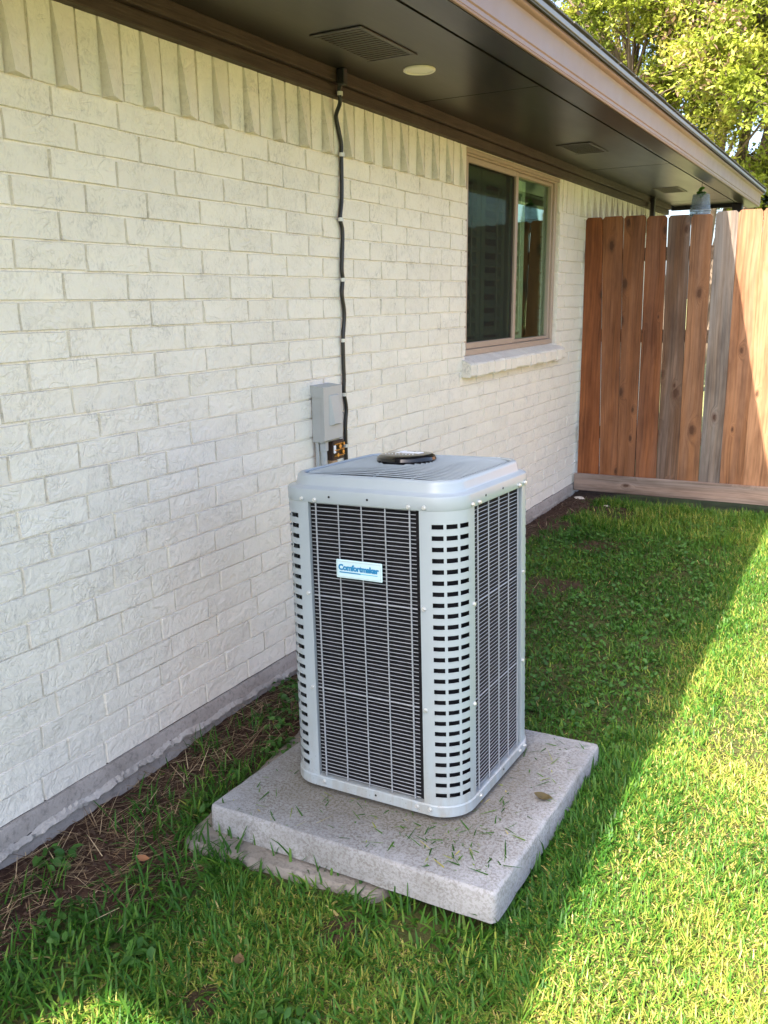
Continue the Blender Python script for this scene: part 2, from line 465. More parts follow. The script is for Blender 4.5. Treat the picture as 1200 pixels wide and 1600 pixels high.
def m_clear():
    t = NT('clear_plastic')
    tr = t.n('BsdfTransparent'); tr.inputs[0].default_value = (0.82, 0.86, 0.88, 1)
    p = t.pbsdf((0.50, 0.55, 0.58), 0.18, 0, None, 0.5)
    f = t.math('ADD', 0.14, t.math('MULTIPLY', t.noise(t.pos(), 30, 3, 0.6), 0.25))
    mx = t.n('MixShader'); t.set(mx.inputs[0], f); t.t.links.new(tr.outputs[0], mx.inputs[1]); t.t.links.new(p, mx.inputs[2])
    return t.done(mx.outputs[0])
MAT_CLEAR = m_clear()

def m_leaf(name, stops, trans=0.35, rough=0.45, spec=0.35):
    t = NT(name)
    a = t.n('Attribute', attribute_name='tone').outputs['Fac']
    c = t.ramp(a, stops)
    b = t.pbsdf(c, rough, 0, None, spec)
    tl = t.n('BsdfTranslucent'); t.set(tl.inputs[0], t.mix(1.0, c, (1.08, 1.10, 0.78), 'MULTIPLY'))
    mx = t.n('MixShader'); mx.inputs[0].default_value = trans
    t.t.links.new(b, mx.inputs[1]); t.t.links.new(tl.outputs[0], mx.inputs[2])
    return t.done(mx.outputs[0])
MAT_GRASS = m_leaf('grass_blade', [(0.0, (0.022, 0.075, 0.009)), (0.35, (0.045, 0.140, 0.015)), (0.62, (0.125, 0.225, 0.028)), (0.78, (0.30, 0.31, 0.055)), (0.86, (0.44, 0.35, 0.12)), (1.0, (0.60, 0.47, 0.22))], 0.30, 0.45, 0.22)
MAT_STRAW = m_leaf('dry_straw', [(0.0, (0.10, 0.055, 0.03)), (0.5, (0.26, 0.17, 0.09)), (1.0, (0.60, 0.46, 0.28))], 0.1, 0.6)
MAT_WEED = m_leaf('weed_leaf', [(0.0, (0.030, 0.095, 0.014)), (1.0, (0.085, 0.21, 0.030))], 0.3, 0.5)
MAT_TREELEAF = m_leaf('tree_leaf', [(0.0, (0.06, 0.095, 0.014)), (0.4, (0.20, 0.25, 0.028)), (0.75, (0.34, 0.38, 0.055)), (0.92, (0.47, 0.45, 0.09)), (0.97, (0.33, 0.20, 0.15)), (1.0, (0.38, 0.24, 0.19))], 0.35, 0.5, 0.25)
MAT_TREELEAF2 = m_leaf('dark_tree_leaf', [(0.0, (0.018, 0.032, 0.008)), (0.6, (0.045, 0.072, 0.014)), (1.0, (0.10, 0.13, 0.025))], 0.3, 0.5, 0.25)
MAT_DRYLEAF = m_leaf('fallen_leaf', [(0.0, (0.10, 0.075, 0.03)), (1.0, (0.34, 0.15, 0.07))], 0.15, 0.6)

# ------------------------------------------------------------------ ground
def smooth_noise(x, y, s, seed):
    r = np.random.RandomState(seed); G = r.rand(64, 64)
    xs = np.asarray(x) / s + 100; ys = np.asarray(y) / s + 100
    xi = np.floor(xs).astype(int); yi = np.floor(ys).astype(int); fx = xs - xi; fy = ys - yi
    fx = fx * fx * (3 - 2 * fx); fy = fy * fy * (3 - 2 * fy)
    g = lambda i, j: G[i % 64, j % 64]
    return (g(xi, yi) * (1 - fx) * (1 - fy) + g(xi + 1, yi) * fx * (1 - fy) + g(xi, yi + 1) * (1 - fx) * fy + g(xi + 1, yi + 1) * fx * fy)
def gz(x, y):
    x = np.asarray(x, float); y = np.asarray(y, float)
    near = np.clip((2.4 - y) / 1.6, 0, 1)
    z = -0.100 - 0.028 * near + 0.012 * np.clip((y - 3) / 3, 0, 1)
    z = z + 0.016 * (smooth_noise(x, y, 0.55, 1) - 0.5) + 0.010 * (smooth_noise(x, y, 0.17, 2) - 0.5)
    z = z + 0.034 * np.exp(-((x - 1.42) / .16) ** 2) * np.clip((y - 1.45) / .3, 0, 1) * np.clip((2.9 - y) / .5, 0, 1)
    fade = np.clip(1.2 - np.maximum(np.abs(x - 1.2) - 3, 0) - np.maximum(np.abs(y - 3) - 5, 0), 0, 1)
    return np.where(fade > 0, z * fade + (-0.11) * (1 - fade), -0.11)
def dirt(x, y):
    """1 = bare soil, 0 = lawn"""
    x = np.asarray(x, float); y = np.asarray(y, float)
    edge = np.interp(y, [0.0, 0.9, 1.2, 1.45, 1.6, 2.4, 2.7, 3.3, 4.2, 5.0, 5.6, 6.3], [0.42, 0.38, 0.40, 0.50, 0.40, 0.38, 0.26, 0.26, 0.31, 0.32, 0.28, 0.34])
    n = smooth_noise(x, y, 0.22, 3) * 0.6 + smooth_noise(x, y, 0.08, 4) * 0.4
    d = np.clip((edge + (n - 0.5) * 0.50 - x) / 0.12, 0, 1)
    for (cx, cy, r) in ((0.93, 1.46, 0.05), (0.50, 4.05, 0.20), (0.42, 5.75, 0.2), (0.78, 1.14, 0.05), (0.55, 4.9, 0.14)):
        q = np.hypot(x - cx, (y - cy)) / r
        d = np.maximum(d, np.clip((1.15 - q + (n - 0.5)) / 0.4, 0, 1) * 0.85)
    return d
xs = np.concatenate([[-400, -120, -40, -14, -6, -2.5, -1], np.arange(-0.4, 3.6, 0.03), [3.8, 4.2, 5, 6.5, 9, 14, 25, 60, 160, 400]])
ys = np.concatenate([[-400, -120, -40, -14, -6, -2.5, -1.2, -0.6], np.arange(0.0, 6.9, 0.03), [7.2, 7.8, 8.6, 10, 12, 15, 20, 30, 60, 160, 400]])
GX, GY = np.meshgrid(xs, ys, indexing='ij')
GZ = gz(GX, GY)
fine = (GX > -0.4) & (GX < 3.6) & (GY > 0) & (GY < 6.9)
dd = dirt(GX, GY) * fine
GZ = GZ + dd * (RS.rand(*GZ.shape) - 0.5) * 0.010 + np.where(fine, (RS.rand(*GZ.shape) - 0.5) * 0.004, 0)
ni, nj = GX.shape
ii, jj = np.meshgrid(np.arange(ni - 1), np.arange(nj - 1), indexing='ij')
a = (ii * nj + jj).ravel()
quads = np.stack([a, a + nj, a + nj + 1, a + 1], 1)
def m_ground():
    t = NT('soil_and_turf'); p = t.pos()
    d = t.n('Attribute', attribute_name='soil').outputs['Fac']
    n1 = t.noise(p, 38, 6, 0.7); n2 = t.noise(p, 7, 4, 0.6); n3 = t.noise(p, 160, 4, 0.7)
    soil = t.ramp(n1, [(0.3, (0.022, 0.011, 0.007)), (0.55, (0.055, 0.028, 0.018)), (0.75, (0.11, 0.062, 0.040))])
    turf = t.ramp(n2, [(0.3, (0.040, 0.046, 0.014)), (0.6, (0.065, 0.068, 0.020)), (0.8, (0.10, 0.085, 0.034))])  # dark base colour includes the shadows between blades
    far = t.ramp(n2, [(0.3, (0.12, 0.14, 0.05)), (0.7, (0.24, 0.23, 0.10))])
    x = t.n('SeparateXYZ', i_Vector=p)
    out = t.math('MAXIMUM', t.ramp(t.math('MULTIPLY', x.outputs[0], 0.25), [(0.80, 0.0), (0.95, 1.0)]), t.ramp(t.math('MULTIPLY', x.outputs[1], 0.1), [(0.62, 0.0), (0.66, 1.0)]))
    turf = t.mix(out, turf, far)
    c = t.mix(d, turf, soil)
    c = t.mix(t.math('MULTIPLY', t.ramp(n3, [(0.55, 0.0), (0.7, 1.0)]), 0.4), c, (0.15, 0.105, 0.065))
    h = t.math('ADD', n1, t.math('MULTIPLY', n3, 0.5))
    return t.done(t.pbsdf(c, 0.95, 0, t.bump(h, 0.8, 0.012), 0.2))
gme = big_mesh('ground', np.stack([GX, GY, GZ], -1).reshape(-1, 3), quads=quads, mat=m_ground(), col={'soil': dd.ravel()}, smooth=True)
ground = tag(put('ground', gme), 'brown soil and lawn ground between the house wall and the board fence', 'ground', kind='structure')

# ------------------------------------------------------------------ projection (only to choose which bricks show largest)
def project(P):
    d = Vector(P) - CAM_POS; z = d.dot(FWD)
    return 600 + FPX * d.dot(RGT) / z, 800 - FPX * d.dot(UPV) / z, z

# ------------------------------------------------------------------ house
CH = 0.0762           # course height
PITCH = 0.229         # brick length + joint
WY0, WY1 = 4.20, 5.665      # window opening
WZ0, WZ1 = 1.045, 2.105
FZ = 2.105            # underside of the frieze
SOF = 2.19            # soffit
YN, YF = -0.78, 8.72    # near and far ends of the wall
house = tag(empty('brick_house', (0, 3.5, -0.2)), 'long single storey house with cream painted brick wall and dark brown eave', 'house')
def hp(name, mb, mat, smooth=None, parent=None):
    o = mb.build(name, mat, None, smooth)
    o.parent = parent or house
    if parent is None: o.location = (0, -3.5, 0.2)
    return o
# the mortar bed behind the bricks, open at the window
mb = MB()
MX = -0.0085
mb.box(-0.12, MX, YN, WY0, 0, SOF + .05); mb.box(-0.12, MX, WY1, YF, 0, SOF + .05)
mb.box(-0.12, MX, WY0, WY1, 0, WZ0); mb.box(-0.12, MX, WY0, WY1, WZ1, SOF + .05)
mb.box(-7.5, -0.121, YN - 0.1, YN, -0.25, 2.2); mb.box(-7.5, -0.121, YF - 0.12, YF, -0.25, 2.2); mb.box(-7.6, -7.5, YN, YF, -0.25, 2.2)
hp('mortar', mb, MAT_MORTAR)

def brick_mesh(L, H, seed, depth=0.010, rough=0.0022):
    r = random.Random(seed); nx, nz = 3, 2
    vs = []; fs = []
    for j in range(nz + 1):
        for i in range(nx + 1):
            y = -L / 2 + L * i / nx; z = -H / 2 + H * j / nz
            e = (i in (0, nx)) or (j in (0, nz))
            y += r.uniform(-.0016, .0016); z += r.uniform(-.0012, .0012)
            vs.append((r.uniform(-rough, rough) - (0.0006 if e else 0), y, z))
    W = nx + 1
    for j in range(nz):
        for i in range(nx):
            fs.append((j * W + i, j * W + i + 1, (j + 1) * W + i + 1, (j + 1) * W + i))
    per = list(range(W)) + [W * j + nx for j in range(1, nz + 1)] + [W * nz + i for i in range(nx - 1, -1, -1)] + [W * j for j in range(nz - 1, 0, -1)]
    n0 = len(vs)
    for k in per:
        x, y, z = vs[k]
        sy = 1 + 0.0022 / (L / 2); sz = 1 + 0.0022 / (H / 2)
        vs.append((-depth, y * sy, z * sz))
    for k in range(len(per)):
        k2 = (k + 1) % len(per)
        fs.append((per[k], n0 + k, n0 + k2, per[k2]))
    m = MB(); m.add(vs, fs)
    return m
LB, HB = PITCH - 0.0082, CH - 0.0090
VAR = [brick_mesh(LB, HB, 100 + i) for i in range(14)]
VARM = [v.mesh('brick', MAT_BRICK, 40) for v in VAR]
bricks = []
for k in range(25):
    zc = (k + 0.5) * CH
    off = (1.39 if k % 2 == 0 else 1.475) + rnd.uniform(-.012, .012)
    y = off - PITCH * 6
    while y < 6.4:
        w = PITCH + rnd.uniform(-.006, .006)
        a0, b0 = y + .005, y + w - .005
        y += w
        if b0 < 0.75: continue
        segs = [(a0, b0)]
        if zc > WZ0 - 0.10 + CH / 2 - 0.02 and zc < WZ1:
            segs = []
            if a0 < WY0 - 0.004: segs.append((a0, min(b0, WY0 - 0.003)))
            if b0 > WY1 + 0.004: segs.append((max(a0, WY1 + 0.003), b0))
        for (s0, s1) in segs:
            if s1 - s0 < 0.025: continue
            u, v, d = project((0, (s0 + s1) / 2, zc))
            # behind the unit, or out of the frame: shows nothing
            infr = -60 < u < 1260 and -60 < v < 1660
            hid = 470 < u < 800 and v > 765
            size = (s1 - s0) / d / d if infr and not hid else 0
            bricks.append([size, s0, s1, zc, rnd.randrange(14)])
bricks.sort(key=lambda b: -b[0])
rest = MB()
for i, (size, s0, s1, zc, vi) in enumerate(bricks):
    sc = (s1 - s0) / LB
    dx = rnd.uniform(-.0012, .0012); tilt = rnd.uniform(-.006, .006); dz = rnd.uniform(-.0012, .0012)
    if i < 300:
        o = put('brick', VARM[vi], house, (dx, (s0 + s1) / 2 - 3.5, zc + dz + 0.2), (tilt, 0, 0), (1, sc, 1))
    else:
        rest.add([(x + dx, p * sc + (s0 + s1) / 2, q + zc + dz) for (x, p, q) in VAR[vi].v], VAR[vi].f)
o = hp('brick', rest, MAT_BRICK, 40); tag(o, kind='stuff')
# soldier course: every second brick leans out at its foot
SW = 0.0765
def soldier_mesh(seed, out):
    """upright brick; out = how far its near lower corner is turned forward"""
    b = brick_mesh(SW - 0.009, 0.200, seed, 0.03, 0.0018)
    nf = 12
    b.v = [(x + (out * (0.5 - y / (SW - .009)) * max(0.0, 0.5 - z / 0.2) if n < nf else 0), y, z) for n, (x, y, z) in enumerate(b.v)]
    return b.mesh('soldier_brick', MAT_BRICK, 40)
SVF = [soldier_mesh(300 + i, 0.0) for i in range(5)]
SVT = [soldier_mesh(320 + i, rnd.uniform(.030, .042)) for i in range(7)]
k = 0
y = 1.508 - SW * 8
while y < 8.66:
    yc = y + SW / 2
    if not (yc > WY0 - SW * .55 and yc < WY1 + SW * .55):
        turned = (k % 2 == 0) and not (WY1 < yc < WY1 + 0.33)
        put('soldier_brick', rnd.choice(SVT if turned else SVF), house, (rnd.uniform(-.001, .001), yc - 3.5, 2.009 + 0.2 + rnd.uniform(-.001, .001)), (rnd.uniform(-.004, .004), 0, 0))
    y += SW; k += 1
# foundation: painted band, ragged mortar lip, recessed foot
ny = 900
prof0 = [(-0.004, 0.0), (0.006, -0.001), (0.010, -0.012), (0.012, -0.03), (0.014, -0.048)]
yv = np.linspace(YN, YF - 0.01, ny)
lipz = -0.064 + 0.018 * (smooth_noise(yv, yv * 0, 0.16, 21) - .5) + 0.012 * (smooth_noise(yv, yv * 0, 0.04, 22) - .5) - 0.012 * np.clip((1.9 - yv) / .5, 0, 1) * smooth_noise(yv, yv * 0, .3, 23)
lipx = 0.020 + 0.012 * smooth_noise(yv, yv * 0, 0.05, 24) * np.clip(1.3 - yv / 4, .25, 1)
band = MB(); rings = []
for i in range(ny):
    j = 0.002 * math.sin(yv[i] * 9)
    rings.append([(x + j * .3, yv[i], z if n < 4 else lipz[i] + 0.016 + .004 * RS.rand()) for n, (x, z) in enumerate(prof0)])
band.loft(rings, closed=False)
hp('foundation_band', band, MAT_FOUND, 40)
lip = MB(); rings = []
for i in range(ny):
    z = lipz[i]; k_ = float(np.clip(1.5 - yv[i] / 3.2, 0.10, 1))
    x = 0.0135 + (lipx[i] - 0.0135) * k_
    r4 = RS.uniform(-1, 1, 8) * k_
    chip = k_ * (0.006 if RS.rand() < .22 else 0.0)
    rings.append([(0.0132, yv[i], z + 0.020 + .004 * r4[0]), (x * .80 + .002 * r4[1], yv[i] + .004 * r4[2], z + 0.013 + .004 * r4[3]), (x + .004 * r4[4] - chip, yv[i] + .004 * r4[5], z + 0.003 + .004 * r4[6]), (x * .75 + .003 * r4[7] - chip, yv[i], z - 0.007), (0.002, yv[i], z - 0.010)])
lip.loft(rings, closed=False)
hp('mortar_lip', lip, MAT_FOUND2, 25)
foot = MB(); rings = []
for i in range(ny):
    z = lipz[i]
    rings.append([(0.001, yv[i], z - 0.004), (0.004, yv[i], z - 0.02), (0.007, yv[i], -0.12), (0.008, yv[i], -0.30)])
foot.loft(rings, closed=False)
hp('foundation_foot', foot, MAT_FOUND, 40)
# frieze boards
mb = MB(); mb.cbox(-0.004, 0.034, YN, YF, FZ, 2.1465, 0.003); hp('frieze_board', mb, MAT_FRIEZE)
mb = MB(); mb.cbox(-0.004, 0.056, YN, YF - .02, 2.147, SOF + 0.03, 0.003); hp('frieze_board', mb, MAT_FRIEZE)
# soffit, groove, outer strip
YE = 8.86
VENTS = [(0.205, 0.40, 2.51, 2.89), (0.205, 0.40, 4.93, 5.30), (0.205, 0.40, 7.27, 7.64)]
mb = MB(); mb.box(0.0565, 0.600, YN, YE, SOF, SOF + 0.012); hp('soffit', mb, MAT_SOFFIT)
for ys_ in (1.12, 3.56, 6.0, 8.4):
    mb = MB(); mb.box(0.0575, 0.599, ys_, ys_ + .0035, SOF - .0008, SOF + .002); hp('soffit_seam', mb, MAT_DARK)
mb = MB(); mb.box(0.600, 0.616, YN, YE, SOF + 0.010, SOF + 0.022); hp('soffit_groove', mb, MAT_DARK)
mb = MB(); mb.box(0.616, 0.698, YN, YE, SOF - 0.003, SOF + 0.012); hp('soffit_strip', mb, MAT_SOFFIT)
# end board of the eave
mb = MB(); mb.cbox(0.02, 0.70, YE, YE + 0.03, SOF - 0.035, SOF + 0.10, 0.003); hp('end_board', mb, MAT_DKMETAL)
# gutter with lips
gp = [(0.699, 2.262), (0.699, 2.152), (0.704, 2.147), (0.788, 2.147), (0.796, 2.149), (0.802, 2.156), (0.802, 2.168), (0.806, 2.172), (0.806, 2.235), (0.812, 2.247), (0.824, 2.252), (0.828, 2.257), (0.826, 2.266), (0.818, 2.266)]
gp_in = [(x - (0.003 if x > 0.75 else -0.003), z + (0.003 if z < 2.16 else 0)) for (x, z) in gp[::-1]]
ring = lambda yy: [(x, yy, z) for (x, z) in gp + gp_in]
mb = MB(); mb.loft([ring(YN), ring(YE + 0.02)]); mb.add([(x, YE + 0.02, z) for (x, z) in gp], [tuple(range(len(gp)))])
hp('gutter', mb, MAT_GUTTER, 30)
mb = MB(); mb.box(0.6985, 0.793, YN, YE + 0.018, 2.1435, 2.1455); hp('gutter_underside', mb, MAT_SOFFIT)
# lower bead of the gutter (bright lip)
mb = MB(); mb.tube([(0.7985, YN, 2.1490), (0.7985, YE + 0.02, 2.1490)], 0.0050, 8); hp('gutter_bead', mb, MAT_GUTTER, 40)
# roof
pitch = math.tan(math.radians(19))
def rp(x, z0): return z0 + (0.83 - x) * pitch
mb = MB()
def roofpiece(x0, x1, y0, y1, th=0.03):
    z0, z1 = rp(x0, 2.268), rp(x1, 2.268)
    mb.add([(x0, y0, z0), (x1, y0, z1), (x1, y1, z1), (x0, y1, z0), (x0, y0, z0 + th), (x1, y0, z1 + th), (x1, y1, z1 + th), (x0, y1, z0 + th)],
           [(0, 3, 2, 1), (4, 5, 6, 7), (0, 1, 5, 4), (1, 2, 6, 5), (2, 3, 7, 6), (3, 0, 4, 7)])
roofpiece(-0.03, 0.838, -1.02, YE + 0.05)
roofpiece(-4.0, -0.031, -1.02, YE + 0.05)
roofpiece(-4.0, -0.13, -6.0, -1.021)  # unseen near roof, edge set back to let a sun patch through
mb.add([(-4.0, -6, rp(-4, 2.298)), (-4.0, YE + .05, rp(-4, 2.298)), (-9, YE + .05, 2.1), (-9, -6, 2.1)], [(0, 1, 2, 3)])
hp('roof', mb, MAT_SHINGLE)
mb = MB(); mb.cbox(0.8385, 0.8430, -1.02, YE + 0.05, 2.272, 2.290, 0.002); hp('drip_edge', mb, MAT_DRIP)
# shingle tabs along the eave
mb = MB(); yy = -1.0
while yy < YE:
    w = rnd.uniform(.12, .3)
    mb.box(0.60, 0.846 + rnd.uniform(-.002, .003), yy + .002, yy + w - .002, 2.2995, 2.3035 + rnd.uniform(0, .003)); yy += w
hp('shingle_edge', mb, MAT_SHINGLE)
# unseen roof strip added behind the camera to shade beside the sun patch
mb = MB(); mb.box(0.265, 0.83, -6.0, -1.03, 2.20, 2.29); mb.box(0.74, 0.83, -6.0, -1.03, 2.10, 2.199)
pc = mb.build('added_shade_roof', MAT_SHINGLE); tag(pc, 'unseen narrow roof strip added to cast shade beyond the near end of the eave', 'shade blocker')

# ---- window
FX = -0.026
win = hp('window', (lambda m: (m.cbox(FX - .06, FX, WY0, WY0 + 0.045, WZ0 + .02, WZ1, .003), m.cbox(FX - .06, FX, WY1 - 0.045, WY1, WZ0 + .02, WZ1, .003),
      m.cbox(FX - .06, FX, WY0 + .0455, WY1 - .0455, WZ1 - 0.030, WZ1, .003), m.cbox(FX - .06, FX + .006, WY0 + .0455, WY1 - .0455, WZ0 + .02, WZ0 + 0.052, .003)) and m)(MB()), MAT_FRAME)
win['label'] = 'sliding window with tan frame, screened on the near half'
def wp(name, mb, mat, smooth=None):
    o = mb.build(name, mat, None, smooth); o.parent = win; return o
# head trim steps
mb = MB(); mb.cbox(FX - .02, FX + .016, WY0 + .001, WY1 - .001, WZ1 - .022, WZ1 - .001, .003); wp('frame', mb, MAT_FRAME)
# near sash with screen
mb = MB(); a0, a1 = WY0 + .046, 4.99; z0, z1 = WZ0 + .053, WZ1 - .031
for (p0, p1, q0, q1) in ((a0, a0 + .038, z0, z1), (a1 - .035, a1, z0, z1), (a0 + .0385, a1 - .0355, z0, z0 + .034), (a0 + .0385, a1 - .0355, z1 - .030, z1)):
    mb.cbox(FX - .030, FX - .006, p0, p1, q0, q1, .003)
wp('sash', mb, MAT_FRAME)
mb = MB(); mb.box(FX - .0195, FX - .0185, a0 + .035, a1 - .032, z0 + .030, z1 - .028); wp('screen', mb, MAT_SCREEN)
mb = MB(); mb.box(FX - .041, FX - .036, a0 + .02, a1 - .02, z0 + .02, z1 - .02); wp('pane', mb, MAT_GLASS)
# far fixed light
b0, b1 = 4.9905, WY1 - .046
mb = MB()
for (p0, p1, q0, q1) in ((b0, b0 + .024, z0, z1), (b1 - .022, b1, z0, z1), (b0 + .0245, b1 - .0225, z0, z0 + .02), (b0 + .0245, b1 - .0225, z1 - .02, z1)):
    mb.cbox(FX - .050, FX - .014, p0, p1, q0, q1, .003)
wp('sash', mb, MAT_FRAME)
mb = MB(); mb.box(FX - .041, FX - .036, b0 + .015, b1 - .015, z0 + .012, z1 - .012); wp('pane', mb, MAT_GLASS)
# room behind it
mb = MB()
for bx in ((-3.0, -2.95, 3.0, 7.0, 0.0, 2.6), (-3.0, -0.13, 2.95, 3.0, 0.0, 2.6), (-3.0, -0.13, 7.0, 7.05, 0.0, 2.6), (-3.0, -0.13, 3.0, 7.0, -0.05, 0.0), (-3.0, -0.13, 3.0, 7.0, 2.6, 2.65)):
    mb.box(*bx)
hp('room_lining', mb, MAT_ROOM)
# brick reveal is the mortar bed edge; rowlock sill
for i in range(19):
    y0 = 4.155 + i * 0.0825
    if y0 + .08 > 5.73: break
    m = MB(); r_ = lambda s: rnd.uniform(-s, s)
    out = 0.052 + r_(.003)
    y1 = y0 + .0805
    zb = 0.957 + r_(.004)
    vs = [(-.03, y0, .96), (-.03, y1, .96), (out - .008, y1, zb), (out - .008, y0, zb), (out, y0, zb + .010), (out, y1, zb + .010), (out, y1, 1.022 + r_(.002)), (out, y0, 1.022 + r_(.002)), (out - .008, y0, 1.031), (out - .008, y1, 1.031), (-.03, y1, 1.064), (-.03, y0, 1.064)]
    m.add(vs, [(0, 1, 2, 3), (3, 2, 5, 4), (4, 5, 6, 7), (7, 6, 9, 8), (8, 9, 10, 11), (0, 3, 4, 7, 8, 11), (1, 10, 9, 6, 5, 2), (0, 11, 10, 1)])
    if i == 0: sill = hp('window_sill', m, MAT_BRICK)
    else: m.build('sill_brick', MAT_BRICK).parent = sill

# plantation shutters standing inside the window
def shutter(y0, y1, label, group, first):
    root = tag(empty('window_shutter', (-.105, (y0 + y1) / 2, 1.07)), label, 'shutter', group)
    h = 0.98; w = (y1 - y0) / 2
    m = MB()
    m.cbox(-.014, .014, -w, -w + .05, 0, h, .002); m.cbox(-.014, .014, w - .05, w, 0, h, .002)
    m.cbox(-.013, .013, -w + .0505, w - .0505, 0, .07, .002); m.cbox(-.013, .013, -w + .0505, w - .0505, h - .07, h, .002)
    m.build('shutter_frame', MAT_SHUTTER, root)
    L = MB(); L.cbox(-.032, .032, -w + .052, w - .052, -.005, .005, .002)
    lm = L.mesh('louver', MAT_SHUTTER)
    n = 11
    for i in range(n):
        put('louver', lm, root, (0, 0, .11 + i * .076), (0, math.radians(40), 0))
    m = MB(); m.box(.030, .038, -.006, .006, .10, h - .10); m.build('tilt_rod', MAT_SHUTTER, root)
shutter(4.24, 4.58, 'white louvered shutter behind the screened glass, hinged beside the near jamb', 'shutters inside the window', 1)
shutter(4.60, 4.94, 'white louvered shutter behind the screened glass, beside the middle stile', 'shutters inside the window', 0)
shutter(5.00, 5.26, 'white louvered shutter behind the clear unscreened glass', 'shutters inside the window', 0)

# ---- eave fittings
def vent(x0, x1, y0, y1, label, mat):
    root = tag(empty('soffit_vent', ((x0 + x1) / 2, (y0 + y1) / 2, SOF)), label, 'vent', 'vents along the soffit')
    hx, hy = (x1 - x0) / 2, (y1 - y0) / 2
    m = MB()
    for b in ((-hx, hx, -hy, -hy + .02), (-hx, hx, hy - .02, hy), (-hx, -hx + .02, -hy + .0205, hy - .0205), (hx - .02, hx, -hy + .0205, hy - .0205)):
        m.cbox(*b, -.0045, -.0005, .0015)
    m.build('vent_frame', mat, root)
    m = MB(); m.box(-hx + .015, hx - .015, -hy + .015, hy - .015, -.0022, -.0012); m.build('vent_backing', MAT_SOFFIT, root)
    L = MB(); L.box(-hx + .02, hx - .02, -.0104, .0104, -.0008, .0008); lm = L.mesh('slat', mat)
    n = int((2 * hy - .05) / .022)
    for i in range(n):
        put('slat', lm, root, (0, -hy + .032 + i * .022, -.0038), (math.radians(4), 0, 0))
MAT_VENT = simple('vent_paint', (0.029, 0.0245, 0.018), 0.5, 0, 0.1, 20)
MAT_VENT_REFLECT = simple('pale_vent_reflection', (0.16, 0.14, 0.10), 0.5, 0, 0.1, 20)  # paler colour stands in for reflected light on the far vent
vent(*VENTS[0], 'dark soffit vent beside the round eave light, above the black cable', MAT_SOFFIT)
vent(*VENTS[1], 'dark soffit vent above the sliding window', MAT_SOFFIT)
vent(*VENTS[2], 'pale soffit vent beyond the fence beside the hanging plastic pot', MAT_VENT_REFLECT)
lt = tag(empty('eave_light', (0.311, 3.073, SOF)), 'round cream recessed light set flush in the dark soffit', 'light')
def disc(m, r0, r1, z0, z1, n=40):
    m.loft([[(r * math.cos(2 * math.pi * k / n), r * math.sin(2 * math.pi * k / n), z) for k in range(n)] for (r, z) in ((r0, z0), (r1, z1))])
m = MB(); n = 40
rr = [(.060, -.0005), (.060, -.006), (.056, -.009), (.050, -.009), (.047, -.006)]
m.loft([[(r * math.cos(2 * math.pi * k / n), r * math.sin(2 * math.pi * k / n), z) for k in range(n)] for (r, z) in rr])
m.build('trim_ring', MAT_LENS, lt, 40)
m = MB(); m.loft([[(r * math.cos(2 * math.pi * k / n), r * math.sin(2 * math.pi * k / n), z) for k in range(n)] for (r, z) in ((.048, -.005), (.03, -.0065), (.003, -.007))], cap1=True)
m.build('lens', MAT_LENS, lt, 60)

# downspout under the far end of the gutter, thin pipe on the wall beyond the fence
m = MB(); m.cbox(0.64, 0.725, 8.38, 8.46, -0.12, 2.147, .006)
ds = m.build('downspout', MAT_DKMETAL); tag(ds, 'dark downspout under the far end of the gutter behind the fence', 'downspout')
m = MB(); m.cbox(0.057, 0.092, 7.86, 7.91, -0.12, 2.186, .004)
tag(m.build('wall_pipe', MAT_DKMETAL), 'thin dark upright pipe on the house wall beyond the fence', 'pipe')

# ------------------------------------------------------------------ black cable with clips
cable = tag(empty('wall_cable', (0.012, 2.98, 0.4)), 'black cable clipped to the brick wall from the eave down behind the unit', 'cable')
pts = [(2.913, 2.205), (2.914, 2.15), (2.934, 2.118), (2.942, 2.085), (2.966, 2.045), (2.982, 1.994), (2.997, 1.951), (2.996, 1.909), (2.993, 1.757), (2.978, 1.676), (2.991, 1.638), (2.991, 1.583), (2.982, 1.485), (2.987, 1.446), (2.979, 1.386), (2.993, 1.311), (2.979, 1.211), (2.978, 1.134), (2.98, 1.056), (2.977, 0.995), (2.992, 0.932), (2.984, 0.871), (2.98, 0.825), (2.982, 0.771), (2.982, 0.734), (2.985, 0.55), (2.98, 0.40)]
def catmull(P, k=5):
    out = []
    for i in range(len(P) - 1):
        p0 = P[max(i - 1, 0)]; p1 = P[i]; p2 = P[i + 1]; p3 = P[min(i + 2, len(P) - 1)]
        for j in range(k):
            t = j / k
            out.append(tuple(.5 * (2 * b + (c - a) * t + (2 * a - 5 * b + 4 * c - d) * t * t + (-a + 3 * b - 3 * c + d) * t ** 3) for a, b, c, d in zip(p0, p1, p2, p3)))
    out.append(P[-1]); return out
P3 = []
for (yy, zz) in pts:
    xx = 0.0105 if zz < 2.07 else (0.0445 if zz < 2.135 else 0.0665)
    P3.append((xx, yy, zz))
m = MB(); m.tube([(p[0] - .012, p[1] - 2.98, p[2] - .4) for p in catmull(P3)], 0.0080, 10); m.build('sheath', MAT_BLACK, cable, 60)
m = MB(); m.cbox(.046, .078, -.081, -.053, 1.735, 1.79, .003); m.build('entry_boot', MAT_BLACK, cable)
C = MB()
C.loft([[(r * math.cos(math.radians(a)), r * math.sin(math.radians(a)), z) for a in range(-100, 101, 20)] for (r, z) in ((.0112, -.007), (.0128, -.007), (.0128, .007), (.0112, .007))], closed=False)
C.box(-.0105, -.0085, .0105, .024, -.007, .007)
cm = C.mesh('cable_clip', MAT_CLIP, 40)
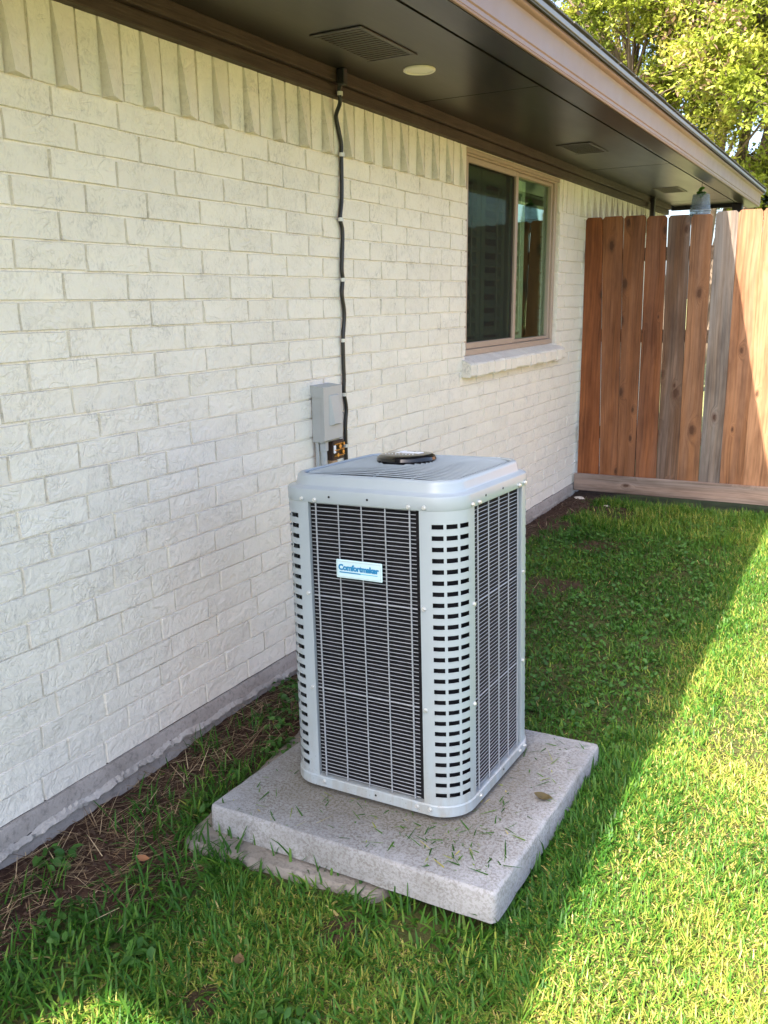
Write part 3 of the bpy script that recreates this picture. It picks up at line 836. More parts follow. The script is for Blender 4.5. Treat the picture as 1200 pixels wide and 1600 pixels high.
for zz in (2.112, 1.91, 1.671, 1.443, 1.206, 0.988, 0.775):
    yy = min(pts, key=lambda p: abs(p[1] - zz))[0]
    put('cable_clip', cm, cable, (-.0015 if zz < 2.1 else .0355, yy - 2.98, zz - .4))

# ------------------------------------------------------------------ disconnect box
bx = tag(empty('disconnect_box', (0.0, 2.815, 0.82)), 'grey metal disconnect box on the brick wall above the unit', 'electrical box')
m = MB(); m.cbox(0.001, 0.050, -.062, .062, 0, .212, .003); m.build('box_body', MAT_BOX, bx)
m = MB()
m.add([(.0505, -.066, .004), (.062, -.066, .010), (.062, -.066, .218), (.0005, -.066, .224), (.0005, -.066, .180), (.0505, -.066, .176)] + [(.0505, .066, .004), (.062, .066, .010), (.062, .066, .218), (.0005, .066, .224), (.0005, .066, .180), (.0505, .066, .176)],
      [(0, 1, 2, 3, 4, 5), (11, 10, 9, 8, 7, 6), (0, 6, 7, 1), (1, 7, 8, 2), (2, 8, 9, 3)])
m.build('box_cover', MAT_BOX, bx)
m = MB(); m.add([(.0625, -.030, .186), (.0625, .040, .186), (.0625, .040, .065), (.0625, -.030, .065), (.066, -.024, .182), (.066, .036, .182), (.080, .036, .072), (.078, -.010, .072)],
                [(4, 7, 6, 5), (0, 3, 7, 4), (1, 5, 6, 2), (0, 4, 5, 1), (3, 2, 6, 7)])
m.build('pull_handle', MAT_BOX, bx)
m = MB(); m.tube([(.030, -.030, .0), (.030, -.030, -.03), (.034, -.034, -.1), (.05, -.04, -.3), (.10, -.03, -.5), (.2, -.06, -.62)], .015, 10); m.tube([(.030, -.030, 0), (.030, -.030, -.035)], .020, 6)
m.build('conduit', MAT_CONDUIT, bx, 40)
m = MB(); m.tube([(.016, -.052, .0), (.016, -.052, -.72)], .0075, 8); m.build('conduit', MAT_CONDUIT, bx, 40)
# junction block below it
jb = tag(empty('junction_block', (0.0, 2.885, 0.735)), 'dark brown junction block with brass screws below the grey box', 'junction block')
m = MB(); m.cbox(.002, .040, -.045, .040, 0.0, .078, .004); m.build('block_body', MAT_BROWNPL, jb)
for (yy, zz, r) in ((-.005, .055, .009), (.018, .030, .008), (-.022, .022, .008), (.024, .062, .006)):
    m = MB(); m.tube([(.040, yy, zz), (.050, yy, zz)], r, 10); m.build('brass_screw', MAT_BRASS, jb, 40)
for zz in (.018, .042, .066):
    m = MB(); m.cbox(.0405, .046, -.040, .036, zz - .002, zz + .002, .001); m.build('brass_bar', MAT_BRASS, jb)
m = MB(); m.cbox(.041, .045, -.044, -.030, .03, .062, .001); m.build('white_tag', MAT_WHITE, jb)
m = MB(); m.tube([(.03, -.03, .0), (.032, -.03, -.05), (.04, -.032, -.2), (.10, -.04, -.42), (.2, -.05, -.5)], .018, 10); m.build('insulated_pipe', MAT_TAN, jb, 40)

# ------------------------------------------------------------------ pads
TA, TB = -0.038, -0.038
ROT = (TB, TA, 0.0)
Rm = Matrix.Rotation(TA, 3, 'Y') @ Matrix.Rotation(TB, 3, 'X')
PADC = Vector((0.835, 2.035, -0.013))
def rounded_slab(hx, hy, th, rt=0.013, rc=0.022, seg=22, seed=5, amp=.0013):
    m = MB(); r = random.Random(seed)
    def ring(ins, z):
        base = rsq(hx - ins, max(rc - ins, .004), z, 4, hy - ins)
        out = []
        for i, p in enumerate(base):
            q = base[(i + 1) % len(base)]
            L = math.dist(p, q); n = max(1, int(L / 0.04))
            for k in range(n):
                t = k / n
                out.append((p[0] + (q[0] - p[0]) * t, p[1] + (q[1] - p[1]) * t, z))
        return out
    R0 = [ring(0, -th), ring(0, -th + .01), ring(0, -rt), ring(rt * .3, -rt * .3), ring(rt, 0)]
    n = min(len(x) for x in R0)
    R1 = []
    for x in R0:
        R1.append([(p[0] + r.uniform(-amp, amp), p[1] + r.uniform(-amp, amp), p[2] + r.uniform(-amp, amp) * .6) for p in x[:n]])
    m.loft(R1, cap0=True)
    last = R1[-1]; c = [(p[0] * .5, p[1] * .5, r.uniform(-.001, .001)) for p in last]
    m.loft([last, c], cap1=True)
    return m
pad = rounded_slab(0.435, 0.430, 0.080, .009, .018).build('concrete_pad', MAT_PAD, None, 50, PADC); pad.rotation_euler = ROT
tag(pad, 'pale speckled concrete pad under the outdoor air conditioning unit', 'concrete pad')
old = rounded_slab(0.31, 0.42, 0.10, .015, .05, seed=9, amp=.005).build('old_slab', MAT_OLDPAD, None, 50)
old.location = (0.622, 1.962, -0.0905); old.rotation_euler = (-0.010, -0.004, 0.12)
tag(old, 'old weathered grey slab sticking out beneath the pale pad', 'concrete slab')

# ------------------------------------------------------------------ air conditioning unit
BZ = 0.034
W = 0.551; HW = W / 2; G = 0.106; RC = 0.088; HG = 0.806
Rac = Matrix.Rotation(0.002, 3, 'Z') @ Matrix.Rotation(-0.040, 3, 'Y') @ Matrix.Rotation(-0.040, 3, 'X')
ac_base = Vector((0.804, 2.095, 0.030)) - Rac @ Vector((0, 0, BZ))
ac = tag(empty('air_conditioner', ac_base, (-0.040, -0.040, 0.002)), 'grey outdoor air conditioning unit with black coil behind wire grilles on the pad', 'air conditioner')
m = MB(); m.loft([rsq(HW - .004, RC, .001, 8), rsq(HW + .004, RC + .004, .004, 8), rsq(HW + .004, RC + .004, BZ - .003, 8), rsq(HW + .001, RC, BZ, 8), rsq(HW - .012, RC - .01, BZ, 8)], cap0=True, cap1=True)
m.build('base_pan', MAT_AC, ac, 35)
# corner posts with slots
flat = G - RC
arc = RC * math.pi / 2
path_len = flat * 2 + arc
def pp(s, ins=0.0):
    """path point round the +x -y corner, from front face to side face"""
    if s < flat: return (HW - G + s, -HW + ins)
    if s > flat + arc: return (HW - ins, -HW + RC + (s - flat - arc))
    a = (s - flat) / RC
    return (HW - RC + (RC - ins) * math.sin(a), -HW + RC - (RC - ins) * math.cos(a))
ctr = path_len / 2
sl = 0.0300; gap = 0.0075
scols = [(ctr - 1.5 * sl - gap, ctr - .5 * sl - gap), (ctr - .5 * sl, ctr + .5 * sl), (ctr + .5 * sl + gap, ctr + 1.5 * sl + gap)]
cuts = [0, 0.006, flat * .9]
for (a_, b_) in scols: cuts += [a_, (a_ + b_) / 2, b_]
cuts += [path_len - flat * .9, path_len - .006, path_len]
cuts = sorted(cuts)
NR = 26; z_lo, z_hi = BZ + 0.030, BZ + HG - 0.044
sp = (z_hi - z_lo) / (NR - 1); sh = 0.0124
zc = [BZ]
for i in range(NR): zc += [z_lo + i * sp - sh / 2, z_lo + i * sp + sh / 2]
zc.append(BZ + HG + .012)
m = MB(); vs = []; idx = {}
for L, ins in ((0, 0.0), (1, 0.0025)):
    for i, s_ in enumerate(cuts):
        for j, z in enumerate(zc):
            x, y = pp(s_, ins); idx[(L, i, j)] = len(vs); vs.append((x, y, z))
def is_slot(i, j):
    if j % 2 == 0 or j >= 2 * NR: return False
    mid = (cuts[i] + cuts[i + 1]) / 2
    return any(a_ < mid < b_ for a_, b_ in scols)
fs = []
for i in range(len(cuts) - 1):
    for j in range(len(zc) - 1):
        if is_slot(i, j): continue
        fs.append((idx[(0, i, j)], idx[(0, i + 1, j)], idx[(0, i + 1, j + 1)], idx[(0, i, j + 1)]))
for i in range(len(cuts) - 1):       # returns inside the slots
    for j in range(len(zc) - 1):
        if not is_slot(i, j): continue
        for (p, q) in (((i, j), (i + 1, j)), ((i + 1, j + 1), (i, j + 1))):
            fs.append((idx[(0, *p)], idx[(1, *p)], idx[(1, *q)], idx[(0, *q)]))
for j in range(len(zc) - 1):         # folded edges at the grilles
    for i in (0, len(cuts) - 1):
        vs_i = []
        for jj_ in (j, j + 1):
            x, y, z = vs[idx[(0, i, jj_)]]
            vs_i.append((x, y + .012, z) if i == 0 else (x - .012, y, z))
        n0 = len(vs); vs += vs_i
        fs.append((idx[(0, i, j)], idx[(0, i, j + 1)], n0 + 1, n0))
m.add(vs, fs)
pm = m.mesh('corner_post', MAT_AC, 40)
for q in range(4): put('corner_post', pm, ac, None, (0, 0, q * math.pi / 2))
# coil
m = MB(); m.loft([rsq(HW - .016, RC - .012, BZ + .001, 8), rsq(HW - .016, RC - .012, BZ + HG + .01, 8)]); m.build('coil', MAT_COIL, ac, 40)
# wire grilles
gw = HW - G
m = MB()
nw = 74
for i in range(nw):
    z = BZ + .010 + (HG - .016) * i / (nw - 1)
    m.tube([(-gw + .006, -HW + .0055, z), (gw - .012, -HW + .0055, z)], .00115 if i not in (24, 49) else .0022, 4, False)
for k in range(5):
    x = -gw + .024 + (2 * gw - .052) * k / 4
    m.tube([(x, -HW + .002, BZ + .004), (x, -HW + .002, BZ + HG + .004)], .0023 if k in (0, 4) else .0019, 5, False)
wm = m.mesh('wire_grille', MAT_WIRE, 80)
for q in range(4): put('wire_grille', wm, ac, None, (0, 0, q * math.pi / 2))
# top cover
zt = BZ + HG
prof = [(-.006, zt - .004, RC - .004), (.0005, zt - .004, RC + .001), (.0018, zt - .001, RC + .002), (.0018, zt + .025, RC + .002), (.0005, zt + .031, RC + .001), (-.004, zt + .034, RC - .001), (-.013, zt + .0365, RC - .003), (-.0165, zt + .038, RC - .005), (-.019, zt + .042, RC - .007), (-.0225, zt + .058, RC - .010), (-.025, zt + .0645, RC - .012), (-.0295, zt + .0675, RC - .014), (-.037, zt + .0680, RC - .017), (-.040, zt + .065, RC - .019), (-.041, zt + .030, RC - .020)]
m = MB(); m.loft([rsq(HW + d, r, z, 9) for (d, z, r) in prof]); m.build('top_cover', MAT_AC, ac, 42)
m = MB(); m.loft([rsq(HW - .040, RC - .019, zt + .032, 9)] * 1 + [rsq(.01, .005, zt + .028, 9)]); m.build('fan_recess', MAT_COIL, ac)
# fan guard
m = MB(); hg = HW - .0475; rgd = RC - .024
def ext(y):
    ay = abs(y); 
    if ay < hg - rgd: return hg
    return hg - rgd + math.sqrt(max(0, rgd ** 2 - (ay - (hg - rgd)) ** 2))
def dome(x, y): return zt + .0630 + .022 * max(0, 1 - (x / hg) ** 2) * max(0, 1 - (y / hg) ** 2) ** .8
ng = 30
for i in range(ng):
    y = -hg + .006 + (2 * hg - .012) * i / (ng - 1)
    e = ext(y) - .002
    m.tube([(e * t, y, dome(e * t, y)) for t in (-1, -.92, -.6, -.2, .2, .6, .92, 1)], .0020, 5, False)
for xx in (-hg + .026, -hg * .5, 0, hg * .5, hg - .026):
    m.tube([(xx, y_, dome(xx, y_) - .004) for y_ in np.linspace(-ext(xx) + .003, ext(xx) - .003, 9)], .0022, 5, False)
m.build('fan_guard', MAT_AC, ac, 80)
def text_mesh(body, size, mat, bold=0.0, extrude=0.0005, shear=0.0, space=1.0):
    cu = bpy.data.curves.new('lettering', 'FONT'); cu.body = body; cu.size = size; cu.align_x = 'CENTER'; cu.align_y = 'CENTER'
    cu.extrude = extrude; cu.offset = bold; cu.shear = shear; cu.space_character = space; cu.resolution_u = 3
    to = bpy.data.objects.new('lettering_source', cu); COL.objects.link(to)
    dg = bpy.context.evaluated_depsgraph_get()
    me = bpy.data.meshes.new_from_object(to.evaluated_get(dg))
    bpy.data.objects.remove(to)
    me.materials.clear(); me.materials.append(mat); me.name = 'lettering'
    return me
# badge on the guard
bz = dome(0, 0) - .001
m = MB(); nb = 40; br = [(.070, bz - .012), (.083, bz - .004), (.086, bz + .004), (.083, bz + .012), (.076, bz + .017), (.060, bz + .019), (.03, bz + .020), (.002, bz + .020)]
BX, BY = -.006, -.01
m.loft([[(BX + r * math.cos(2 * math.pi * k / nb), BY + r * math.sin(2 * math.pi * k / nb), z) for k in range(nb)] for r, z in br], cap1=True)
badge = m.build('badge', MAT_BADGE, ac, 30)
put('lettering', text_mesh('ion', .062, MAT_WHITE, .0026, .0006, .15), badge, (BX + .004, BY + .018, bz + .0206))
m = MB()
for k in range(9): m.tube([(BX - .052 + .011 * k, BY - .028, bz + .0198), (BX - .052 + .011 * k, BY - .028, bz + .0212)], .0016, 6)
m.build('dot_mark', MAT_WHITE, badge)
# name plate
npz = BZ + HG - .178; npx = -.010
pl = MB(); pl.cbox(-.071, .071, -.005, 0.0, -.0255, .0255, .002)
plate = pl.build('name_plate', MAT_PLATE, ac, None, (npx, -HW - .002, npz))
for (a_, b_, c_, d_) in ((-.066, .066, .0205, .0212), (-.066, .066, -.0212, -.0205), (-.0667, -.066, -.0212, .0212), (.066, .0667, -.0212, .0212)):
    m = MB(); m.box(a_, b_, -.0056, -.0049, c_, d_); m.build('border_line', MAT_CONDUIT, plate)
put('lettering', text_mesh('Comfortmaker', .0215, MAT_BLUE, .0012, .0004, 0, .94), plate, (-.001, -.0053, .004), (math.pi / 2, 0, 0))
m = MB(); m.box(-.060, .006, -.0056, -.0049, -.0105, -.0072); m.build('underline', MAT_BLUE, plate)
m = MB(); m.box(.0065, .058, -.0056, -.0049, -.0098, -.0078); m.build('underline', MAT_CYAN, plate)
# screws
sc = MB(); sc.tube([(0, 0, 0), (0, -.003, 0)], .0062, 8); sc.tube([(0, -.003, 0), (0, -.0065, 0)], .0042, 6)
scm = sc.mesh('screw', MAT_SCREW, 40)
hole = MB(); hole.tube([(0, .002, 0), (0, -.0006, 0)], .0034, 8); hm = hole.mesh('bolt_hole', MAT_DARK)
for q in range(4):
    Rz = Matrix.Rotation(q * math.pi / 2, 4, 'Z')
    def on(me, nm, x, z, d=0.0):
        o = put(nm, me, ac); o.matrix_local = Rz @ Matrix.Translation((x, -HW - d, z))
    for x in (-gw + .024, gw - .028): on(scm, 'screw', x, zt + .004, .002)
    for x in (-gw - .018, gw + .016): on(scm, 'screw', x, zt + .005, .002)
    for x in (-gw + .07, gw - .15): on(hm, 'bolt_hole', x, zt + .014, .002)
    for z in (BZ + .268, BZ + .545): 
        on(scm, 'screw', gw + .010, z); on(scm, 'screw', -gw - .010, z)
    for x in (-gw + .02, gw - .02, gw + .02): on(scm, 'screw', x, BZ - .012, .004)
    on(hm, 'bolt_hole', 0.02, BZ - .014, .004)

# ------------------------------------------------------------------ fence
FY = 6.19
fence = tag(empty('wooden_fence', (3.0, FY, -0.1)), 'cedar board privacy fence with mixed brown and grey dog eared boards', 'fence')
TOP = [(0.011, 0.129), (0.135, 0.274), (0.282, 0.426), (0.434, 0.567), (0.578, 0.716), (0.727, 0.858), (0.880, 1.014), (1.020, 1.162), (1.169, 1.312)]
BOT = [(0.029, 0.189), (0.195, 0.322), (0.327, 0.452), (0.457, 0.605), (0.612, 0.754), (0.758, 0.894), (0.901, 1.034), (1.039, 1.188), (1.190, 1.340)]
TZ = [1.902, 1.903, 1.900, 1.891, 1.888, 1.884, 1.897, 1.899, 1.90]
TINT = [(0.30, 0.098, 0.030), (0.30, 0.115, 0.042), (0.27, 0.108, 0.042), (0.26, 0.095, 0.034), (0.17, 0.090, 0.048), (0.29, 0.135, 0.060), (0.24, 0.185, 0.145), (0.33, 0.155, 0.070), (0.42, 0.22, 0.115)]
GREY = [0.05, 0.12, 0.1, 0.15, 0.38, 0.2, 0.95, 0.2, 0.05]
BLAB = ['reddish brown fence board against the house wall', None, None, None, 'dark grey streaked fence board', None, 'silver grey weathered fence board', None, None]
x = 1.345
while x < 5.6:
    w = rnd.uniform(.138, .146)
    TOP.append((x - .012, x - .012 + w)); BOT.append((x, x + w)); TZ.append(1.9 + rnd.uniform(-.01, .01))
    TINT.append(rnd.choice([(0.50, 0.27, 0.14), (0.42, 0.21, 0.10), (0.40, 0.30, 0.22), (0.46, 0.24, 0.11)])); GREY.append(rnd.choice([.05, .2, .5, .1])); BLAB.append(None)
    x += w + rnd.uniform(.003, .008)
for i, ((t0, t1), (b0_, b1_)) in enumerate(zip(TOP, BOT)):
    g_ = (-.0004 if i < 4 else -.0020) if i < 9 else -.001
    t0 += g_; t1 -= g_; b0_ += g_; b1_ -= g_
    zt_ = TZ[i]; e = .017; zb_ = .03
    cx_ = (b0_ + b1_) / 2
    def L(z): return b0_ + (t0 - b0_) * (z - .08) / (1.83 - .08)
    def Rr(z): return b1_ + (t1 - b1_) * (z - .08) / (1.83 - .08)
    zs = [zb_, .4, .8, 1.2, 1.6, zt_ - e]
    wob = [rnd.uniform(-.0018, .0018) for _ in zs]
    cup = rnd.uniform(-.003, .003)
    out = [(L(z) + w_, z) for z, w_ in zip(zs, wob)] + [(L(zt_) + e * .8, zt_), (Rr(zt_) - e * .8, zt_)] + [(Rr(z) + w_ * .6, z) for z, w_ in list(zip(zs, wob))[::-1]]
    yo = FY + rnd.uniform(-.004, .004)
    n = len(out); m = MB()
    m.add([(p - cx_, 0, z + .1) for p, z in out] + [(p - cx_, .016, z + .1) for p, z in out],
          [tuple(range(n)), tuple(range(2 * n - 1, n - 1, -1))] + [(k, k + n, (k + 1) % n + n, (k + 1) % n) for k in range(n)])
    o = m.build('board', MAT_WOOD, fence, None, (cx_ - 3.0, yo - FY, 0))
    o['seed'] = float(i * 1.37 + 0.4); o['tint'] = TINT[i]; o['grey'] = GREY[i]
    if BLAB[i]: o['label'] = BLAB[i]
def timber(name, x0, x1, y0, y1, z0, z1, tint, grey, seed, parent=fence, horiz=True, slope=0.0):
    L_ = x1 - x0; h_ = z1 - z0
    if horiz:
        m = MB(); m.cbox(-h_ / 2, h_ / 2, -(y1 - y0) / 2, (y1 - y0) / 2, -L_ / 2, L_ / 2, .004)
        o = m.build(name, MAT_WOOD, parent, None, ((x0 + x1) / 2 - 3.0, (y0 + y1) / 2 - FY, (z0 + z1) / 2 + .1)); o.rotation_euler = (0, math.pi / 2 - slope, 0)
    else:
        m = MB(); m.cbox(-L_ / 2, L_ / 2, -(y1 - y0) / 2, (y1 - y0) / 2, 0, h_, .004)
        o = m.build(name, MAT_WOOD, parent, None, ((x0 + x1) / 2 - 3.0, (y0 + y1) / 2 - FY, z0 + .1))
    o['seed'] = seed; o['tint'] = tint; o['grey'] = grey
    return o
kb = timber('kick_board', 0.016, 3.0, FY - .040, FY - .006, -.045, .082, (0.33, 0.235, 0.185), .45, 21.3, slope=.0165)
kb.location.z += .026
timber('kick_board', 3.01, 5.6, FY - .040, FY - .006, -.020, .107, (0.34, 0.25, 0.19), .5, 23.3)
for z in (.35, 1.05, 1.6): timber('rail', 0.02, 5.6, FY + .022, FY + .060, z, z + .088, (0.36, 0.25, 0.16), .4, 30 + z)
for xx in (1.36, 3.6, 5.5): timber('post', xx, xx + .09, FY + .060, FY + .15, -.3, 1.8, (0.33, 0.24, 0.16), .5, 40 + xx, horiz=False)

# ------------------------------------------------------------------ hanging plastic pot beyond the fence
pot = tag(empty('hanging_pot', (0.613, 7.08, 1.885)), 'clear plastic tapered pot with green leaves hanging under the eave past the fence', 'hanging pot')
def rings(spec, n=28): return [[(r * math.cos(2 * math.pi * k / n), r * math.sin(2 * math.pi * k / n), z) for k in range(n)] for (r, z) in spec]
m = MB(); m.loft(rings([(.084, .0), (.088, .01), (.088, .016), (.083, .02), (.064, .185), (.061, .215), (.057, .217), (.060, .185), (.079, .022), (.080, .006)])); m.build('pot_wall', MAT_CLEAR, pot, 40)
m = MB(); m.loft(rings([(.0815, .004), (.0775, .03), (.0735, .075)]), cap0=True, cap1=True); m.build('pot_base', simple('blue_grey_plastic', (0.26, 0.30, 0.33), .4), pot, 40)
m = MB(); m.loft(rings([(.0775, .098), (.0790, .100), (.0785, .104), (.0765, .104)])); m.build('pot_band', MAT_CONDUIT, pot, 40)
m = MB(); m.tube([(0, 0, .10), (0, 0, .303)], .002, 5); m.tube([(0, 0, .216), (.03, 0, .216)], .002, 5); m.tube([(0, 0, .216), (-.03, .03, .216)], .002, 5); m.build('hanger', MAT_DKMETAL, pot)
def leafy(n, rad, h, size, seed, zoff=0.0, stem=True):
    r = random.Random(seed); V = []; F = []; tone = []
    for i in range(n):
        a = r.uniform(0, 2 * math.pi); d = rad * math.sqrt(r.random()); z = zoff + h * r.uniform(.25, 1) * (1 - .4 * d / max(rad, 1e-6))
        c = Vector((d * math.cos(a), d * math.sin(a), z)); s = size * r.uniform(.6, 1.2)
        nrm = Vector((r.uniform(-.6, .6) + .5 * math.cos(a), r.uniform(-.6, .6) + .5 * math.sin(a), 1)).normalized()
        u = nrm.orthogonal().normalized(); u.rotate(Matrix.Rotation(r.uniform(0, 6.28), 3, nrm)); w = nrm.cross(u)
        b = len(V)
        for (p, q, k) in ((-1, 0, -.1), (-.45, -.55, .05), (.35, -.55, .05), (1.05, 0, -.15), (.35, .55, .05), (-.45, .55, .05), (0, 0, -.12)):
            V.append(c + u * (p * s) + w * (q * s) + nrm * (k * s))
        for k in range(6): F.append((b + 6, b + k, b + (k + 1) % 6))
        tone += [min(1, max(0, r.gauss(.45, .25)))] * 7
        if stem:
            b = len(V); g0 = Vector((d * .3 * math.cos(a), d * .3 * math.sin(a), zoff)); t_ = Vector((-math.sin(a), math.cos(a), 0)) * .0012
            V += [g0 - t_, g0 + t_, c]; F.append((b, b + 1, b + 2)); tone += [.3] * 3
    return np.array([tuple(v) for v in V]), np.array(F), np.array(tone)
v_, f_, t_ = leafy(22, .025, .085, .022, 3, .19)
put('leaves', big_mesh('leaves', v_, tris=f_, mat=m_leaf('bright_leaf', [(0, (0.06, 0.22, 0.02)), (1, (0.16, 0.42, 0.05))], .4), col={'tone': t_}), pot)

# ------------------------------------------------------------------ grass
def blades(px, py, length, width, lean, az, tone, z0, curl):
    """numpy ribbons: 3 segments each"""
    n = len(px)
    ts = np.array([0, .38, .72, 1.0])
    dx, dy = np.cos(az), np.sin(az)
    sx, sy = -dy, dx
    V = np.zeros((n, 7, 3)); 
    wv = np.array([1.0, .95, .62])
    for k, t in enumerate(ts):
        ang = lean + curl * t * 1.0
        hor = length * t * np.sin(np.clip(lean + curl * t * .5, -1.5, 1.5)); ver = length * t * np.cos(np.clip(lean + curl * t * .6, -1.5, 1.52))
        cx = px + dx * hor; cy = py + dy * hor; cz = z0 + ver
        if k < 3:
            hw = width * .5 * wv[k]
            V[:, 2 * k] = np.stack([cx - sx * hw, cy - sy * hw, cz + hw * .25], -1)
            V[:, 2 * k + 1] = np.stack([cx + sx * hw, cy + sy * hw, cz - hw * .05], -1)
        else: V[:, 6] = np.stack([cx, cy, cz], -1)
    b = (np.arange(n) * 7)[:, None]
    Q = np.concatenate([b + np.array([[0, 1, 3, 2]]), b + np.array([[2, 3, 5, 4]])], 0)
    T = b + np.array([[4, 5, 6]])
    return V.reshape(-1, 3), Q, T, np.repeat(tone, 7)
def pad_mask(x, y, grow=0.0):
    a = (np.abs(x - PADC.x) < .435 + grow) & (np.abs(y - PADC.y) < .430 + grow)
    b = (np.abs((x - .622) * .993 + (y - 1.962) * .12) < .305 + grow) & (np.abs((y - 1.962) * .993 - (x - .622) * .12) < .425 + grow)
    return a | b
def scatter(n, x0, x1, y0, y1):
    return RS.uniform(x0, x1, n), RS.uniform(y0, y1, n)
parts = []
def lawn(n, x0, x1, y0, y1, lmin, lmax, wmin, wmax, dry, keepfn=None, leanmax=1.1, bias=0.0, lean0=.45):
    x, y = scatter(n, x0, x1, y0, y1)
    d = dirt(x, y); keep = (RS.rand(n) > d * .95) & ~pad_mask(x, y, -0.006)
    cl = smooth_noise(x, y, 0.10, 31) * .6 + smooth_noise(x, y, .35, 32) * .4
    keep &= RS.rand(n) < (.38 if dry < .4 else .95) + 1.0 * cl
    if keepfn is not None: keep &= keepfn(x, y)
    x, y, cl = x[keep], y[keep], cl[keep]; m_ = len(x)
    ln = RS.uniform(lmin, lmax, m_) * (.65 + .7 * cl); wd = RS.uniform(wmin, wmax, m_)
    lean = np.abs(RS.normal(lean0, .45, m_)).clip(0, leanmax + .2); az = RS.uniform(0, 2 * np.pi, m_)
    hue = smooth_noise(x, y, .45, 33) * .5 + smooth_noise(x, y, .12, 34) * .3
    tone = (hue * .62 + RS.normal(.10 + bias, .15, m_)).clip(0, .80)
    isdry = RS.rand(m_) < dry * (.4 + 1.2 * smooth_noise(x, y, .3, 35))
    tone = np.where(isdry, RS.uniform(.66, .95, m_), tone)
    ln = np.where(isdry, ln * .8, ln); lean = np.where(isdry, lean + .5, lean)
    parts.append(blades(x, y, ln, wd, lean, az, tone, gz(x, y) - .004, RS.uniform(.1, 1.1, m_)))
# low dense turf, then taller blades in front and round the pad
lawn(90000, .15, 1.55, 2.0, 6.12, .022, .048, .0034, .0066, .10, leanmax=1.3, bias=-.05, lean0=.9)  # lower tone bias puts shade into the blade colour
lawn(190000, .55, 2.6, 0.75, 2.7, .022, .046, .0022, .0044, .52, lambda x, y: (x > 1.3) | (y < 1.5), leanmax=1.3, bias=.17, lean0=.6)  # higher tone bias puts sunlight into the blade colour
lawn(80000, 1.3, 2.6, 2.7, 6.12, .022, .044, .0026, .0048, .52, leanmax=1.3, bias=.17, lean0=.6)
lawn(12500, .25, 1.32, 0.7, 1.75, .034, .074, .0040, .0080, .04, lambda x, y: y < 1.75, bias=-.05, lean0=.85)
lawn(4800, 1.24, 1.42, 1.42, 2.7, .032, .066, .0036, .0066, .05, bias=-.03, lean0=.8)
lawn(26000, 2.6, 3.3, 0.75, 6.12, .022, .046, .0024, .0046, .52, leanmax=1.3, bias=.17, lean0=.6)
lawn(60000, 1.25, 2.7, 0.75, 6.12, .022, .042, .0012, .0026, .5, leanmax=1.3, bias=.20, lean0=.8)
lawn(3500, .25, 2.6, 1.0, 6.1, .04, .07, .0024, .0042, .35, leanmax=.9)
lawn(7000, .25, 1.45, 5.3, 6.13, .04, .075, .0028, .0045, .05, bias=.12)
lawn(3000, .02, .45, 1.7, 3.0, .03, .07, .003, .0060, .08)
# loose tufts in the soil strip
for (cx, cy, n, r) in ((.16, 1.62, 60, .05), (.09, 1.95, 50, .04), (.22, 1.50, 40, .05), (.12, 1.12, 40, .04), (.20, 1.22, 30, .03), (.10, 2.6, 60, .05), (.33, 1.80, 70, .05), (.44, 1.62, 60, .05), (.30, 1.95, 40, .05), (.24, 2.3, 60, .06), (.46, 1.30, 80, .07), (.36, 1.12, 60, .06), (.30, 1.06, 40, .04), (.13, 2.15, 30, .04), (.42, 1.44, 50, .05), (.2, 3.1, 60, .1), (.3, 5.3, 80, .12), (1.27, 1.95, 30, .03), (.22, 4.3, 60, .12)):
    x = RS.normal(cx, r, n); y = RS.normal(cy, r, n); k_ = ~pad_mask(x, y, 0) & (x > .03); x = x[k_]; y = y[k_]; n = len(x)
    parts.append(blades(x, y, RS.uniform(.04, .10, n), RS.uniform(.003, .006, n), np.abs(RS.normal(.5, .35, n)), RS.uniform(0, 6.28, n), RS.normal(.25, .12, n).clip(0, .7), gz(x, y) - .003, RS.uniform(.2, 1.1, n)))
n = 260
ex = np.concatenate([RS.uniform(1.262, 1.285, 150), RS.uniform(.42, 1.26, 60), RS.uniform(.33, .55, 50)]); ey = np.concatenate([RS.uniform(1.62, 2.45, 150), RS.uniform(1.585, 1.60, 60), RS.uniform(1.50, 1.545, 50)])
eaz = np.concatenate([RS.normal(3.14, .7, 150), RS.normal(1.57, .9, 60), RS.normal(1.2, .9, 50)])
parts.append(blades(ex, ey, RS.uniform(.05, .115, n), RS.uniform(.0035, .0075, n), np.abs(RS.normal(.45, .3, n)), eaz, RS.normal(.22, .12, n).clip(0, .7), gz(ex, ey), RS.uniform(.3, 1.3, n)))
def combine(parts):
    V = []; Q = []; T = []; C_ = []; n = 0
    for v, q, t, c in parts:
        V.append(v); Q.append(q + n); T.append(t + n); C_.append(c); n += len(v)
    return np.concatenate(V), np.concatenate(Q), np.concatenate(T), np.concatenate(C_)
v_, q_, t_, c_ = combine(parts)
lawn_o = put('grass', big_mesh('grass', v_, q_, t_, MAT_GRASS, {'tone': c_}))
tag(lawn_o, 'green lawn grass with dry straw coloured blades mixed in', 'grass', kind='stuff')
print('blades', len(c_) // 7)
